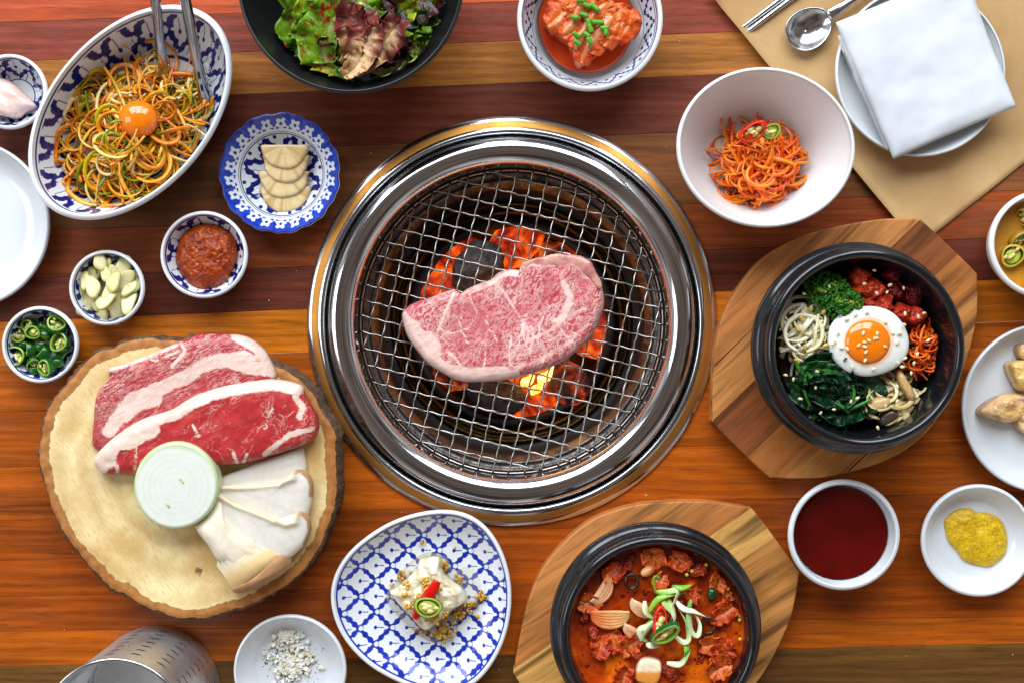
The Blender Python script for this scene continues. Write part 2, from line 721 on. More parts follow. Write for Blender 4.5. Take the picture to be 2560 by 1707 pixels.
gl('flange', [(496, -0.006), (510, 0.0004), (511.5, 0.0012), (510, 0.0022), (503, 0.0036), (499, 0.0040)], M['steel'])
gl('warm_band', [(499, 0.0040), (496, 0.0045), (486, 0.0056), (482, 0.0058)], M['warm_reflect_band'])
gl('collar', [(482, 0.0058), (476, 0.0070), (470, 0.0070), (466, 0.0056), (463, 0.0020), (460, -0.004), (456, -0.004)], M['steel'])
ring_prof = []
for k in range(0, 33):
    a = pi * k / 32
    ring_prof.append((424 + 33 * cos(a), 0.004 + 0.0105 * sin(a) ** 0.8 - 0.002 * (k / 32)))
ring_prof = [(457, -0.004)] + ring_prof + [(389, -0.004), (388, -0.010), (389, -0.013)]
gl('rounded_ring', ring_prof, M['chrome'])


def pit_mat(name, c, rough, metal=1.0):
    n = NT(name)
    v = n.coord()
    f = n.noise(v, 90, 5, 0.7)
    g = n.noise(v, 700, 3, 0.7)
    col = n.mix(c, tuple(0.18 * x for x in c), n.ramp(f, [(0.42, 0.0), (0.68, 1.0)]))
    col = n.mix(col, (0.01, 0.008, 0.006), n.ramp(g, [(0.58, 0.0), (0.66, 1.0)]))
    n.set(color=col, rough=n.ramp(f, [(0.3, rough), (0.7, min(1.0, rough * 2.2))]), metal=metal)
    n.bump(f, 0.15, 0.001)
    return n.m


M['pit_steel'] = pit_mat('heat_stained_steel', (0.20, 0.18, 0.165), 0.30)
M['pit_dark'] = plain('near_black_iron', (0.012, 0.010, 0.009), rough=0.6, var=0.5, vscale=90, bump=0.4, bscale=150, bdist=0.002)
M['pit_wall'] = pit_mat('brown_stained_steel', (0.055, 0.040, 0.034), 0.38)
wall = gl('inner_wall', [(389, -0.013), (392, -0.018), (394, -0.034), (390, -0.036)], M['pit_wall'])
gl('ledge_ring', [(394, -0.034), (386, -0.0345), (384, -0.032), (380, -0.0315), (377, -0.034), (366, -0.036), (364, -0.0345), (361, -0.0345), (358, -0.037), (345, -0.041), (344, -0.047)], M['pit_steel'])
gl('gap_pan', [(346, -0.046), (340, -0.062), (322, -0.072), (318, -0.070)], M['pit_dark'])  # near-black pan across the gap inside the ledge
gl('drip_ring', [(320, -0.070), (316, -0.066), (311, -0.066), (306, -0.070), (298, -0.0705), (294, -0.066), (288, -0.067), (284, -0.074), (270, -0.080)], pit_mat('oily_gold_reflect_steel', (0.08, 0.055, 0.016), 0.22))  # oily steel, gold reflections put into its yellowish base colour
gl('fire_pot', [(274, -0.078), (262, -0.074), (256, -0.076), (250, -0.095), (235, -0.125), (150, -0.135), (0, -0.136)], M['pit_dark'])
# vent slots punched in the inner wall
sl_me = None
for k in range(56):
    a = 2 * pi * k / 56
    r = 388.6 * px_
    if sl_me is None:
        V, F = ball((0, 0, 0), 1.0, 10, 6, (0.0006, 0.0042, 0.0013))
        sl_me = mesh_data('vent_slot', V, F, M['pit_dark'])
    inst(sl_me, 'vent_slot', (GC[0] + r * cos(a), GC[1] + r * sin(a), -0.0105), (0, 0, a), 1.0, wall)

# glowing charcoal


def ember_mat(name, lo, hi, strength):
    n = NT(name)
    v = n.coord()
    f = n.noise(v, 36, 6, 0.68, 0.5)
    c = n.ramp(f, [(0.28, (0.02, 0.0, 0.0)), (0.42, (0.55, 0.012, 0.002)), (0.55, (1.0, 0.10, 0.006)), (0.72, (1.0, 0.32, 0.03))])
    n.set(color=(0.03, 0.02, 0.02), rough=0.9, ecol=c, estr=n.ramp(f, [(lo, 0.02), (hi, strength)]))
    n.bump(f, 0.6, 0.004)
    return n.m


M['ember'] = ember_mat('glowing_ember', 0.30, 0.62, 1.0)
M['ember_low'] = ember_mat('half_lit_charcoal', 0.44, 0.74, 0.8)
M['char'] = plain('charcoal', (0.075, 0.062, 0.058), rough=0.85, var=0.85, vscale=170, bump=0.8, bscale=260, bdist=0.003)


def coal(px, py, z, rx, ry, rz, mat, label, seed, group='charcoal lumps in the grill'):
    c = P(px, py, z)
    V, F = ball((0, 0, 0), 1.0, 40, 26)
    d = 1 + 0.30 * fbm(V + seed * 3.1, 1.6, 4, seed) + 0.09 * fbm(V + seed, 6.0, 3, seed + 5)
    V = V * d[:, None] * np.array([rx, ry, rz]) * px_
    a = seed * 1.3
    R_ = np.array([[cos(a), -sin(a), 0], [sin(a), cos(a), 0], [0, 0, 1]])
    V = V @ R_.T + c
    o = mesh('charcoal_lump', V, F, mat, None, tuple(c))
    tag(o, label, 'charcoal', group)
    return o


coal(1195, 668, -0.062, 78, 60, 60, M['char'], 'dark unlit charcoal lump above the steak', 3)
coal(1120, 620, -0.098, 80, 60, 50, M['ember'], 'orange glowing ember at the upper edge of the fire', 5)
coal(1290, 600, -0.098, 95, 62, 50, M['ember'], 'red glowing ember behind the dark charcoal lump', 8)
coal(1420, 660, -0.100, 80, 80, 50, M['ember_low'], 'half lit charcoal beside the steak rib', 9)
coal(1085, 735, -0.098, 70, 95, 50, M['ember'], 'orange glowing ember left of the steak', 11)
coal(1270, 790, -0.104, 130, 100, 50, M['ember_low'], 'half lit charcoal under the middle of the steak', 13)
coal(1460, 810, -0.098, 70, 110, 55, M['ember'], 'red glowing ember right of the steak', 15)
coal(1130, 900, -0.102, 90, 80, 50, M['ember_low'], 'half lit charcoal below the white fat edge', 17)
coal(1240, 985, -0.080, 82, 52, 50, M['char'], 'dark charcoal lump just left of the flames', 19)
coal(1425, 960, -0.082, 62, 52, 48, M['ember_low'], 'half lit charcoal lump just right of the flames', 21)
coal(1330, 985, -0.096, 110, 66, 52, M['ember'], 'orange glowing ember under the flames', 23)

fm = NT('flame')
fv = fm.coord()
ff = fm.noise(fv, 120, 3)
fm.set(color=(0, 0, 0), ecol=fm.ramp(ff, [(0.35, (1.0, 0.22, 0.01)), (0.5, (1.0, 0.50, 0.06)), (0.65, (1.0, 0.80, 0.35))]), estr=3.0)
for i, (fx, fy, h_, w_) in enumerate([(1312, 962, 0.030, 10), (1355, 952, 0.036, 11), (1335, 982, 0.016, 9)]):
    b = P(fx, fy, -0.072)
    g = Geo()
    for dx, hh in ((0, 1.0), (0.9, 0.72), (-0.8, 0.6)):
        pts = [b + np.array([dx * w_ * px_ * 0.6, dx * 0.001, 0]), b + np.array([dx * w_ * px_ * 0.9 + 0.002, 0.004, h_ * hh * 0.4]), b + np.array([dx * w_ * px_ * 0.6 + 0.006, 0.009 + 0.002 * dx, h_ * hh * 0.75]), b + np.array([dx * w_ * px_ * 0.3 + 0.009, 0.014, h_ * hh])]
        V, F, _ = tube(pts, [0.55 * w_ * px_, w_ * px_ * 0.9, w_ * px_ * 0.5, 0.0002], 10, n=14)
        g.add(V, F)
    o = g.build('flame', fm.m)
    tag(o, ['yellow flame licking up at the edge of the steak', 'taller yellow flame beside the half lit charcoal', 'low yellow flame between the charcoal lumps'][i], 'flame', 'flames in the grill')
pl = bpy.data.lights.new('fire_light', 'POINT')
pl.energy = 0.09
pl.color = (1.0, 0.34, 0.06)
pl.shadow_soft_size = 0.05
po = bpy.data.objects.new('fire_light', pl)
po.location = (GC[0], GC[1] + 0.0, -0.055)
COL.objects.link(po)

# the woven wire grate
GZ = -0.020
grate = thing('wire_grate', 'round crimped wire grate laid in the steel grill', 'grate', (GC[0], GC[1], GZ))
GRR = L(378, GZ)
ang = radians(-13.5)
pitch = L(38.6, GZ)
u_ = np.array([cos(ang), sin(ang)])
v_ = np.array([-sin(ang), cos(ang)])
for fam in range(2):
    a_, b_ = (u_, v_) if fam == 0 else (v_, u_)
    nW = int(GRR / pitch)
    for k in range(-nW, nW + 1):
        off = k * pitch + 0.0012
        half = math.sqrt(max(GRR ** 2 - off ** 2, 0))
        if half < 0.02:
            continue
        m = max(8, int(half * 2 / pitch * 6))
        s = np.linspace(-half, half, m)
        wob = 0.0011 * np.cos(pi * (s - 0.0012) / pitch + pi * (k + fam))
        wig = 0.00035 * np.sin(2 * pi * s / pitch + k)
        pts = np.column_stack([GC[0] + a_[0] * s + b_[0] * (off + wig), GC[1] + a_[1] * s + b_[1] * (off + wig), GZ + wob])
        V, F, _ = tube(pts, 0.00085, 7)
        mesh('wire', V, F, M['steel_wire'], grate)
th = np.linspace(0, 2 * pi, 140)
pts = np.column_stack([GC[0] + (GRR + 0.0005) * np.cos(th), GC[1] + (GRR + 0.0005) * np.sin(th), np.full(140, GZ - 0.0022)])
V, F, _ = tube(pts, 0.0013, 8, up=(0, 0, 1), cap=False)
mesh('rim_wire', V, F, M['steel_wire'], grate)
# ------------------------------------------------------------------ painted china
WHITE = np.array([0.76, 0.785, 0.81])
BLUE = lin(26, 58, 190)
BLUE_D = lin(20, 34, 128)


def cells(p, q, level=False, w=1.45):
    """scalloped flower cells on a lattice: 1 where the brush was blue"""
    fp = p - np.floor(p) - 0.5
    fq = q - np.floor(q) - 0.5
    # scalloped strokes along two sides of every cell, three bumps to a side
    sa = 0.035 + 0.085 * np.abs(np.cos(3 * pi * fq))
    sb = 0.035 + 0.085 * np.abs(np.cos(3 * pi * fp))
    blue = ((0.5 - fp) < (0.155 - sa * 0.55) * w) | ((0.5 - fq) < (0.155 - sb * 0.55) * w)
    blue |= ((fp + 0.5) < (0.045 * np.abs(np.sin(3 * pi * fq))) * w) | ((fq + 0.5) < (0.045 * np.abs(np.sin(3 * pi * fp))) * w)
    nd = np.hypot(0.5 - np.abs(fp), 0.5 - np.abs(fq))
    blue &= ~(nd < 0.12)
    blue |= (nd > 0.105) & (nd < 0.128)
    a, b = (fp + fq, fp - fq) if level else (fp - fq, fp + fq)
    # a bud on its stem
    blue |= np.hypot((a + 0.10) * 0.75, b * 0.62) < 0.080
    line = (np.abs(b) < 0.03) & (a > -0.1) & (a < 0.42)
    return blue, line


def paintmix(blue, line=None, dark=None, seed=0, V=None, bright=False):
    m = blue.astype(float)
    if line is not None:
        m = np.maximum(m, line * 0.6)
    c = mixc(WHITE, BLUE, m)
    hue = (BLUE, BLUE_D) if bright else (BLUE_D, lin(18, 26, 92))
    if V is not None:
        k = 0.5 + 0.5 * fbm(V, 260, 2, seed)
        c = np.where((m > 0.5)[:, None], mixc(hue[0], hue[1], np.clip(k, 0, 1)), c)
    return c


def bowl_profile(r, zr, rf, zf=0.006, p=1.7, th=0.0028, foot=None, lip=0.0016, nwall=22, z0=0.0):
    """(r,z,t): t 0..1 floor, 1..2 wall, 2..2.5 lip, 3.. outside"""
    foot = foot or rf * 0.95
    pr = [(0.0002, zf, 0.0), (rf * 0.5, zf, 0.5), (rf * 0.85, zf + 0.0003, 0.92)]
    for k in range(0, nwall + 1):
        s = k / nwall
        rr = rf + (r - lip - rf) * (s ** 0.85)
        zz = zf + 0.0006 + (zr - zf - lip * 0.6 - 0.0006) * (s ** p)
        pr.append((rr, zz, 1 + s))
    for k in range(1, 8):
        a = pi * 0.75 - k * (pi * 1.25) / 8
        pr.append((r - lip + lip * cos(a) * 1.0, zr - lip + lip * sin(a), 2 + 0.5 * k / 8))
    for k in range(nwall, -1, -2):
        s = k / nwall
        rr = rf + (r - lip - rf) * (s ** 0.85) + th * (0.75 if s > 0.8 else 1.0)
        zz = zf + (zr - zf - lip * 0.6) * (s ** p) - th * (0.9 - 0.5 * s)
        if k == nwall:
            zz -= 0.0015
        pr.append((min(rr, r), max(zz, 0.0022), 4 - s))
    pr += [(foot + 0.001, 0.0018, 4.2), (foot, 0.0, 4.3), (foot - 0.002, 0.0, 4.4), (foot - 0.003, 0.0018, 4.5), (0.0002, 0.002, 4.6)]
    return [(a, b + z0, c) for a, b, c in pr]


def dish(name, label, cat, cx, cy, rpx, zr, rf=0.55, zf=0.006, p=1.7, th=0.0028, lip=0.0016, mat='white_china', paint=None, segs=120, step=None, rmul=None, sx=1.0, sy=1.0, rot=0.0, z0=0.0, group=None, foot=None):
    c = P(cx, cy, zr + z0)
    r = L(rpx, zr + z0)
    prof = bowl_profile(r, zr, r * rf, zf, p, th, foot * r if foot else None, lip, z0=z0)
    V, F, colr = lathe(prof, c, segs, step, rmul, sx, sy, rot, paint)
    o = mesh(name, V, F, M[mat], None, (c[0], c[1], z0), colr)
    tag(o, label, cat, group)
    o['cx'], o['cy'], o['r'] = float(c[0]), float(c[1]), float(r)
    del o['cx'], o['cy'], o['r']
    return o, c, r


def band_paint(n, lo=1.15, hi=1.92, rows=1.0, lines=(1.955,), lw=0.018, inner=True, seed=0, phase=0.0):
    def f(T, t, V):
        v = (t - lo) / (hi - lo)
        u = (T + phase) / (2 * pi) * n
        blue, line = cells(u + v * rows * 0.5 + 0.25, u - v * rows * 0.5 + 0.25, False, 1.9)
        on = (t > lo) & (t < hi)
        blue = blue & on
        line = line & on
        for l in lines:
            blue |= (np.abs(t - l) < lw)
        if inner:
            blue |= (np.abs(t - lo + 0.03) < lw)
        c = paintmix(blue, line, seed=seed, V=V)
        return c
    return f


def small_paint(n, seed, phase=0.0):
    """the little sauce bowls: a ring of flower cells down to a lined white floor"""
    def f(T, t, V):
        return band_paint(n, 0.95, 1.86, 1.5, (1.90,), 0.03, True, seed, phase)(T, t, V)
    return f


# four small round sauce bowls
SB = {}
for key, lab, cx, cy, r in (('meat', 'small blue flowered bowl holding pale meat at the table edge', 22, 229, 94.5),
                            ('sauce', 'small blue flowered bowl filled with chunky red bean paste', 509, 637, 109.5),
                            ('garlic', 'small blue flowered bowl heaped with sliced garlic', 265.5, 719.6, 94.5),
                            ('chilli', 'small blue flowered bowl of cut green chillies', 99, 861.5, 96)):
    SB[key] = dish('sauce_bowl', lab, 'bowl', cx, cy, r, 0.030, rf=0.52, zf=0.007, p=1.8, lip=0.0022, mat='china', paint=small_paint(7, len(SB), len(SB) * 0.7), segs=300, step=0.0005, group='small blue flowered bowls')

# the oval serving bowl
OV = dish('oval_bowl', 'large oval blue and white bowl of scallion salad', 'bowl', 322.6, 280, 313.6, 0.058, rf=0.66, zf=0.008, p=1.9, th=0.0036, lip=0.0042, mat='china',
          paint=band_paint(17, 1.0, 1.90, 1.55, (1.935,), 0.014, True, 11, 0.2), segs=560, step=0.0009, sy=200.5 / 313.6, rot=radians(48.7))

# the scalloped dish


def scal_r(T, t):
    w = smooth(1.3, 2.0, t) * (t < 3.9)
    return 1 + w * (0.034 * (np.abs(np.sin(T * 5.5)) ** 0.6 - 0.5) + 0.020 * (np.abs(np.sin(T * 11 + 0.8)) - 0.5))


def scal_paint(T, t, V):
    # inner ring of big cells, then a wide rim of white flowers on blue
    c = band_paint(8, 0.35, 1.42, 2.0, (1.45, 1.50), 0.012, False, 21)(T, t, V)
    u = T / (2 * pi) * 22
    v = (t - 1.52) / 0.45
    fu = u - np.floor(u) - 0.5
    rr = np.hypot(fu * 1.0, (v - 0.45) * 0.95)
    an = np.arctan2(v - 0.45, fu)
    petal = rr < 0.34 + 0.08 * np.cos(an * 5 + 1.2)
    dot = rr < 0.11
    lower = (np.abs(fu) > 0.42) & (v < 0.55)
    scal = v < 0.10 + 0.08 * np.abs(np.sin(pi * u))
    white = (petal & ~dot) | scal & ~lower | (lower & (v < 0.3))
    rim = (t > 1.52) & (t < 2.25)
    blue = rim & ~white | (rim & (v > 0.93))
    k = np.clip(0.5 + 0.7 * fbm(V, 200, 2, 5), 0, 1)
    cc = np.where(blue[:, None], mixc(lin(36, 76, 200), lin(20, 40, 140), k), WHITE)
    return np.where(rim[:, None], cc, c)


SC = dish('scalloped_dish', 'scalloped blue and white dish holding four radish slices', 'dish', 698.4, 432.7, 149, 0.026, rf=0.42, zf=0.006, p=1.25, th=0.003, lip=0.0014, mat='china', paint=scal_paint, segs=520, step=0.0006, rmul=scal_r)


def kimchi_paint(T, t, V):
    blue = (np.abs(t - 1.92) < 0.012) | (np.abs(t - 1.86) < 0.008) | (np.abs(t - 1.46) < 0.008)
    u = T / (2 * pi) * 15
    v = (t - 1.46) / 0.40
    fu = u - np.floor(u)
    zig = np.abs(fu - 0.5) * 2
    wob = 0.06 * np.sin(fu * 40)
    st = (np.abs(v - (0.12 + 0.76 * zig) - wob) < 0.10) & (v > 0.05) & (v < 0.95)
    st |= np.hypot((fu - 0.5) * 1.5, (v - 0.72)) < 0.11
    st |= np.hypot((np.minimum(fu, 1 - fu)) * 1.5, (v - 0.25)) < 0.11
    return paintmix(blue | st, seed=31, V=V)


KB = dish('kimchi_bowl', 'white bowl with blue zigzag border holding kimchi', 'bowl', 1475.3, 45, 183, 0.048, rf=0.60, zf=0.008, p=1.6, th=0.0032, lip=0.0030, mat='china', paint=kimchi_paint, segs=420, step=0.0007)

# the rounded triangular plate with an all-over flower print
tri = B5([(87, 850), (100, 700), (160, 560), (260, 430), (420, 300), (600, 190), (800, 120), (1000, 85), (1130, 85), (1250, 110), (1380, 180), (1480, 290), (1560, 430), (1610, 580), (1640, 780), (1640, 900),
          (1620, 1050), (1580, 1200), (1500, 1370), (1400, 1510), (1300, 1600), (1180, 1650), (1040, 1665), (900, 1640), (740, 1590), (600, 1525), (450, 1440), (300, 1310), (190, 1170), (115, 1000)])
TZ = 0.024
tw = PP(tri, TZ)
tc_ = tw.mean(0)
ta = np.arctan2(tw[:, 1] - tc_[1], tw[:, 0] - tc_[0])
tr = np.hypot(tw[:, 0] - tc_[0], tw[:, 1] - tc_[1])
od = np.argsort(ta)
ta_, tr_ = ta[od], tr[od]
ta3 = np.concatenate([ta_ - 2 * pi, ta_, ta_ + 2 * pi])
tr3 = np.concatenate([tr_] * 3)
tmean = tr.mean()


def tri_r(T, t):
    w = np.where(T > pi, T - 2 * pi, T)
    rr = np.interp(w, ta3, tr3)
    for d in (-0.12, -0.06, 0.06, 0.12):
        rr = rr + np.interp(w + d, ta3, tr3)
    return rr / 5 / tmean


def tri_paint(T, t, V):
    x = (V[:, 0] - tc_[0]) * S
    y = (V[:, 1] - tc_[1]) * S
    cell = 54.5
    p = (x * 0.70 - y * 0.714) / cell
    q = (x * 0.714 + y * 0.70) / cell
    blue, line = cells(p + 0.27, q + 0.13, True)
    on = t < 1.90
    blue = (blue & on) | (np.abs(t - 1.925) < 0.018)
    return paintmix(blue, line & on, seed=41, V=V, bright=True)


tprof = bowl_profile(tmean, TZ, tmean * 0.55, 0.006, 1.9, 0.003, None, 0.0024)
V, F, colr = lathe(tprof, tc_, 640, 0.00062, tri_r, paint=tri_paint)
TRI = mesh('triangular_plate', V, F, M['china'], None, (tc_[0], tc_[1], 0), colr)
tag(TRI, 'rounded triangular plate with blue flower lattice under the steamed cabbage', 'plate')

# ------------------------------------------------------------------ plain dishes
wob = lambda a, s: (lambda T, t: 1 + a * np.sin(2 * T + s) + a * 0.7 * np.sin(3 * T + 2.1 * s))
dish('side_plate', 'empty white plate cut off by the table edge', 'plate', -90, 560, 212, 0.020, rf=0.62, zf=0.005, p=2.0, lip=0.0020, segs=160)
BB = dish('salad_bowl', 'large black bowl of dressed lettuce salad', 'bowl', 876, -50, 284, 0.085, rf=0.42, zf=0.010, p=1.9, th=0.0032, lip=0.0022, mat='black_bowl', segs=200)
M['ringed'] = None


def ringed():
    n = NT('ribbed_white_stoneware')
    w = n.node('ShaderNodeTexWave', wave_type='RINGS', rings_direction='Z')
    w.inputs['Scale'].default_value = 70
    w.inputs['Distortion'].default_value = 1.5
    n.link(n.coord(), w.inputs['Vector'])
    n.set(color=(0.80, 0.79, 0.78), rough=0.26, coat=0.1, coatr=0.1)
    n.bump(w.outputs['Fac'], 0.10, 0.0005)
    return n.m


M['ringed'] = ringed()
CB = dish('carrot_bowl', 'deep white stoneware bowl of shredded carrot salad', 'bowl', 1914.7, 368, 223, 0.072, rf=0.40, zf=0.010, p=1.7, th=0.0036, lip=0.0024, mat='ringed', segs=200, sy=201 / 223.0, rot=radians(-8), rmul=wob(0.006, 0.4))
RS = dish('gochujang_bowl', 'white bowl full of dark red chilli sauce', 'bowl', 2111, 1337, 140, 0.038, rf=0.70, zf=0.008, p=1.5, th=0.003, lip=0.0034, segs=160, rmul=wob(0.006, 1.0))
MD = dish('mustard_dish', 'small white dish with a dab of yellow mustard', 'dish', 2447, 1351, 142, 0.024, rf=0.66, zf=0.006, p=1.5, th=0.003, lip=0.0028, segs=160, rmul=wob(0.007, 2.2))
SD = dish('salt_dish', 'small white dish of coarse salt and pepper', 'dish', 724, 1677, 141, 0.026, rf=0.62, zf=0.006, p=1.5, th=0.003, lip=0.0020, segs=160, rmul=wob(0.003, 0.3))
RP = dish('meat_plate', 'white plate of grilled meat cut off by the table edge', 'plate', 2619, 1020, 213, 0.020, rf=0.70, zf=0.005, p=2.0, lip=0.0018, segs=160)
JB = dish('pickle_bowl', 'white bowl of pickled chilli rings at the table edge', 'bowl', 2609, 610, 135, 0.046, rf=0.62, zf=0.008, p=1.5, th=0.003, lip=0.0032, mat='cream_china', segs=160)

# ------------------------------------------------------------------ place setting
n = NT('kraft_paper')
v = n.coord()
c = n.mix(tuple(lin(196, 160, 112)), tuple(lin(178, 140, 92)), n.ramp(n.noise(v, 14, 5, 0.6), [(0.35, 0.0), (0.65, 1.0)]))
c = n.mix(c, tuple(lin(150, 112, 68)), n.ramp(n.noise(n.coord((1, 6, 1), 0.8), 260, 3), [(0.6, 0.0), (0.75, 0.45)]))
c = n.mix(c, tuple(lin(120, 86, 50)), n.ramp(n.noise(v, 75, 2), [(0.735, 0.0), (0.76, 0.6)]))
n.set(color=c, rough=0.75, spec=0.2)
n.bump(n.noise(v, 60, 4), 0.08, 0.001)
n.bump(n.noise(v, 900, 3), 0.05, 0.0004)
M['kraft'] = n.m
corner = np.array([2290.0, 621.0])
dl = np.array([-378.0, -459.0]); dl /= np.hypot(*dl)
dr = np.array([217.0, -172.0]); dr /= np.hypot(*dr)
nu, nv_ = 60, 44
V, F = [], []
LW, LH = 830.0, 760.0
for j in range(nv_):
    for i in range(nu):
        a, b = LW * i / (nu - 1), LH * j / (nv_ - 1)
        # rounded curled corner at the top left
        q = corner + dl * a + dr * b
        w = P(q[0], q[1])
        d = math.hypot(max(a - (LW - 70), 0), max(70 - b, 0))
        z = 0.0009 + 0.0005 * sin(a * 0.011 + b * 0.006) ** 2 + 0.0007 * (smooth(40, 0, b) * sin(a * 0.016) ** 2) + 0.0008 * smooth(30, 0, a) * sin(b * 0.02) ** 2
        z += 0.000012 * max(d - 30, 0) ** 1.5 * 2
        V.append((w[0], w[1], z))
F = grid_faces(nu, nv_, False)
mat_o = mesh('paper_placemat', V, F, M['kraft'])
sol = mat_o.modifiers.new('thickness', 'SOLIDIFY')
sol.thickness = 0.0003
tag(mat_o, 'brown kraft paper placemat under the napkin plate', 'placemat')
ZP = 0.0028
NP = dish('napkin_plate', 'white round plate under the folded napkin', 'plate', 2302, 179, 213, 0.018, rf=0.66, zf=0.005, p=2.0, lip=0.0018, segs=160, z0=ZP)

# napkin: three folded layers
n = NT('white_cotton')
v = n.coord()
n.set(color=n.ramp(n.noise(v, 30, 4), [(0.3, (0.60, 0.63, 0.68)), (0.7, (0.68, 0.70, 0.73))]), rough=0.85, spec=0.15, sheen=0.15)
wv = n.node('ShaderNodeTexWave'); wv.inputs['Scale'].default_value = 420; wv.inputs['Distortion'].default_value = 1.0
n.link(v, wv.inputs['Vector'])
n.bump(n.noise(v, 45, 4), 0.12, 0.002)
n.bump(wv.outputs['Fac'], 0.05, 0.0003)
M['cotton'] = n.m


def cloth_layer(quad, z, th, parent, seed, soft=0.10, name='fold_layer'):
    """quad: four photo points; a soft-edged pad of cloth"""
    q = [P(x, y, z + th) for x, y in quad]
    nn = 46
    V = []
    for j in range(nn):
        for i in range(nn):
            a, b = i / (nn - 1), j / (nn - 1)
            p = (q[0] * (1 - a) + q[3] * a) * (1 - b) + (q[1] * (1 - a) + q[2] * a) * b
            e = min(a, 1 - a, b, 1 - b)
            V.append([p[0], p[1], z + th * (0.25 + 0.75 * min(1, e / soft) ** 0.5)])
    V = np.array(V)
    f = fbm(V * np.array([1, 1, 0]), 16, 3, seed)
    V[:, 2] += 0.0022 * f + 0.0012 * fbm(V * np.array([1, 1, 0]), 55, 3, seed + 2)
    V[:, :2] += 0.0010 * np.column_stack([fbm(V * np.array([1, 1, 0]), 22, 2, seed + 3), fbm(V * np.array([1, 1, 0]), 22, 2, seed + 9)])
    nt = len(V)
    low = V.copy()
    low[:, 2] = z
    F = [tuple(reversed(f_)) for f_ in grid_faces(nn, nn, False)]
    edge = [i for i in range(nn)] + [j * nn + nn - 1 for j in range(1, nn)] + [(nn - 1) * nn + i for i in range(nn - 2, -1, -1)] + [j * nn for j in range(nn - 2, 0, -1)]
    VV = np.concatenate([V, low[edge]])
    m = len(edge)
    F += [(edge[k], edge[(k + 1) % m], nt + (k + 1) % m, nt + k) for k in range(m)]
    return mesh(name, VV, F, M['cotton'], parent)


nap_c = P(2310, 165, 0.02)
nap = thing('folded_napkin', 'white cotton napkin folded square on its plate', 'napkin', (nap_c[0], nap_c[1], 0.0212))
cloth_layer([(2104, 118), (2209, 350), (2500, 250), (2420, -60)], 0.0212, 0.0035, nap, 1, 0.05)
cloth_layer([(2098, 88), (2221, 376), (2528, 262), (2418, -66)], 0.0240, 0.0035, nap, 4, 0.05)
cloth_layer([(2094, 52), (2238, 397), (2543, 266), (2412, -75)], 0.0270, 0.0055, nap, 8, 0.09)

# chopsticks
for i, (a, b) in enumerate((((1853.5, 72), (2030, -60)), ((1865.5, 82.5), (2058, -62)))):
    p0, p1 = P(*a, 0.004), P(*b, 0.004)
    V, F, _ = tube([p0, p0 + (p1 - p0) * 0.02, p0 + (p1 - p0) * 0.5, p1], [0.0020, 0.0023, 0.0026, 0.0030], 14, n=20)
    o = mesh('chopstick', V, F, M['steel'])
    tag(o, ['steel chopstick farther from the spoon', 'steel chopstick nearer to the spoon'][i], 'chopstick', 'pair of steel chopsticks')

# spoon
sp = P(2018, 75, 0.010)
spoon = thing('soup_spoon', 'polished steel soup spoon on the brown paper', 'spoon', (sp[0], sp[1], 0.0012))
ax = np.array([cos(radians(33)), sin(radians(33))])
bx = np.array([-ax[1], ax[0]])
V, F = [], []
nu, nv_ = 56, 16
for j in range(nv_ + 1):
    t = j / nv_
    for i in range(nu):
        th = 2 * pi * i / nu
        rx = 0.0215 * (1 + 0.10 * cos(th))
        ry = 0.0178
        x, y = t * rx * cos(th), t * ry * sin(th)
        z = 0.0022 + 0.0078 * t ** 2.2
        w = sp[:2] + ax * x + bx * y
        V.append((w[0], w[1], z))
F = grid_faces(nu, nv_ + 1)
o = mesh('spoon_bowl', V, F, M['steel'], spoon)
s_ = o.modifiers.new('thickness', 'SOLIDIFY'); s_.thickness = 0.0010; s_.offset = -1
hs = [0.0205, 0.026, 0.034, 0.06, 0.11, 0.15]
hz = [0.0098, 0.0112, 0.0118, 0.010, 0.006, 0.0035]
pts = [(*(sp[:2] + ax * a), z) for a, z in zip(hs, hz)]
V, F, _ = tube(pts, [0.0052, 0.0034, 0.0030, 0.0036, 0.0046, 0.0050], 14, flat=0.35, n=30, up=(0, 0, 1))
mesh('handle', V, F, M['steel'], spoon)

# ------------------------------------------------------------------ wooden boards and stone pots


def board_mat():
    n = NT('acacia_board')
    rot = n.node('ShaderNodeAttribute'); rot.attribute_name = 'Col'
    v = n.coord((9, 90, 90))
    tint = n.attr('Col')
    f = n.noise(v, 1.0, 5, 0.62, 0.8)
    g = n.noise(n.coord((40, 700, 700)), 1.0, 4, 0.6)
    mr = n.node('ShaderNodeMapRange'); n.link(f, mr.inputs[0])
    mr.inputs[1].default_value, mr.inputs[2].default_value, mr.inputs[3].default_value, mr.inputs[4].default_value = 0.28, 0.72, 0.62, 1.25
    m2 = n.node('ShaderNodeMapRange'); n.link(g, m2.inputs[0])
    m2.inputs[1].default_value, m2.inputs[2].default_value, m2.inputs[3].default_value, m2.inputs[4].default_value = 0.3, 0.5, 0.70, 1.04
    col = n.mix(n.mix(tint, mr.outputs[0], 1.0, 'MULTIPLY'), m2.outputs[0], 1.0, 'MULTIPLY')
    st = n.noise(n.coord((5, 60, 60)), 1.0, 3, 0.5, 0.6)
    col = n.mix(col, tuple(lin(70, 40, 20)), n.ramp(st, [(0.54, 0.0), (0.68, 0.75)]))
    n.set(color=col, rough=0.45, spec=0.25)
    n.bump(g, 0.12, 0.0004)
    return n.m


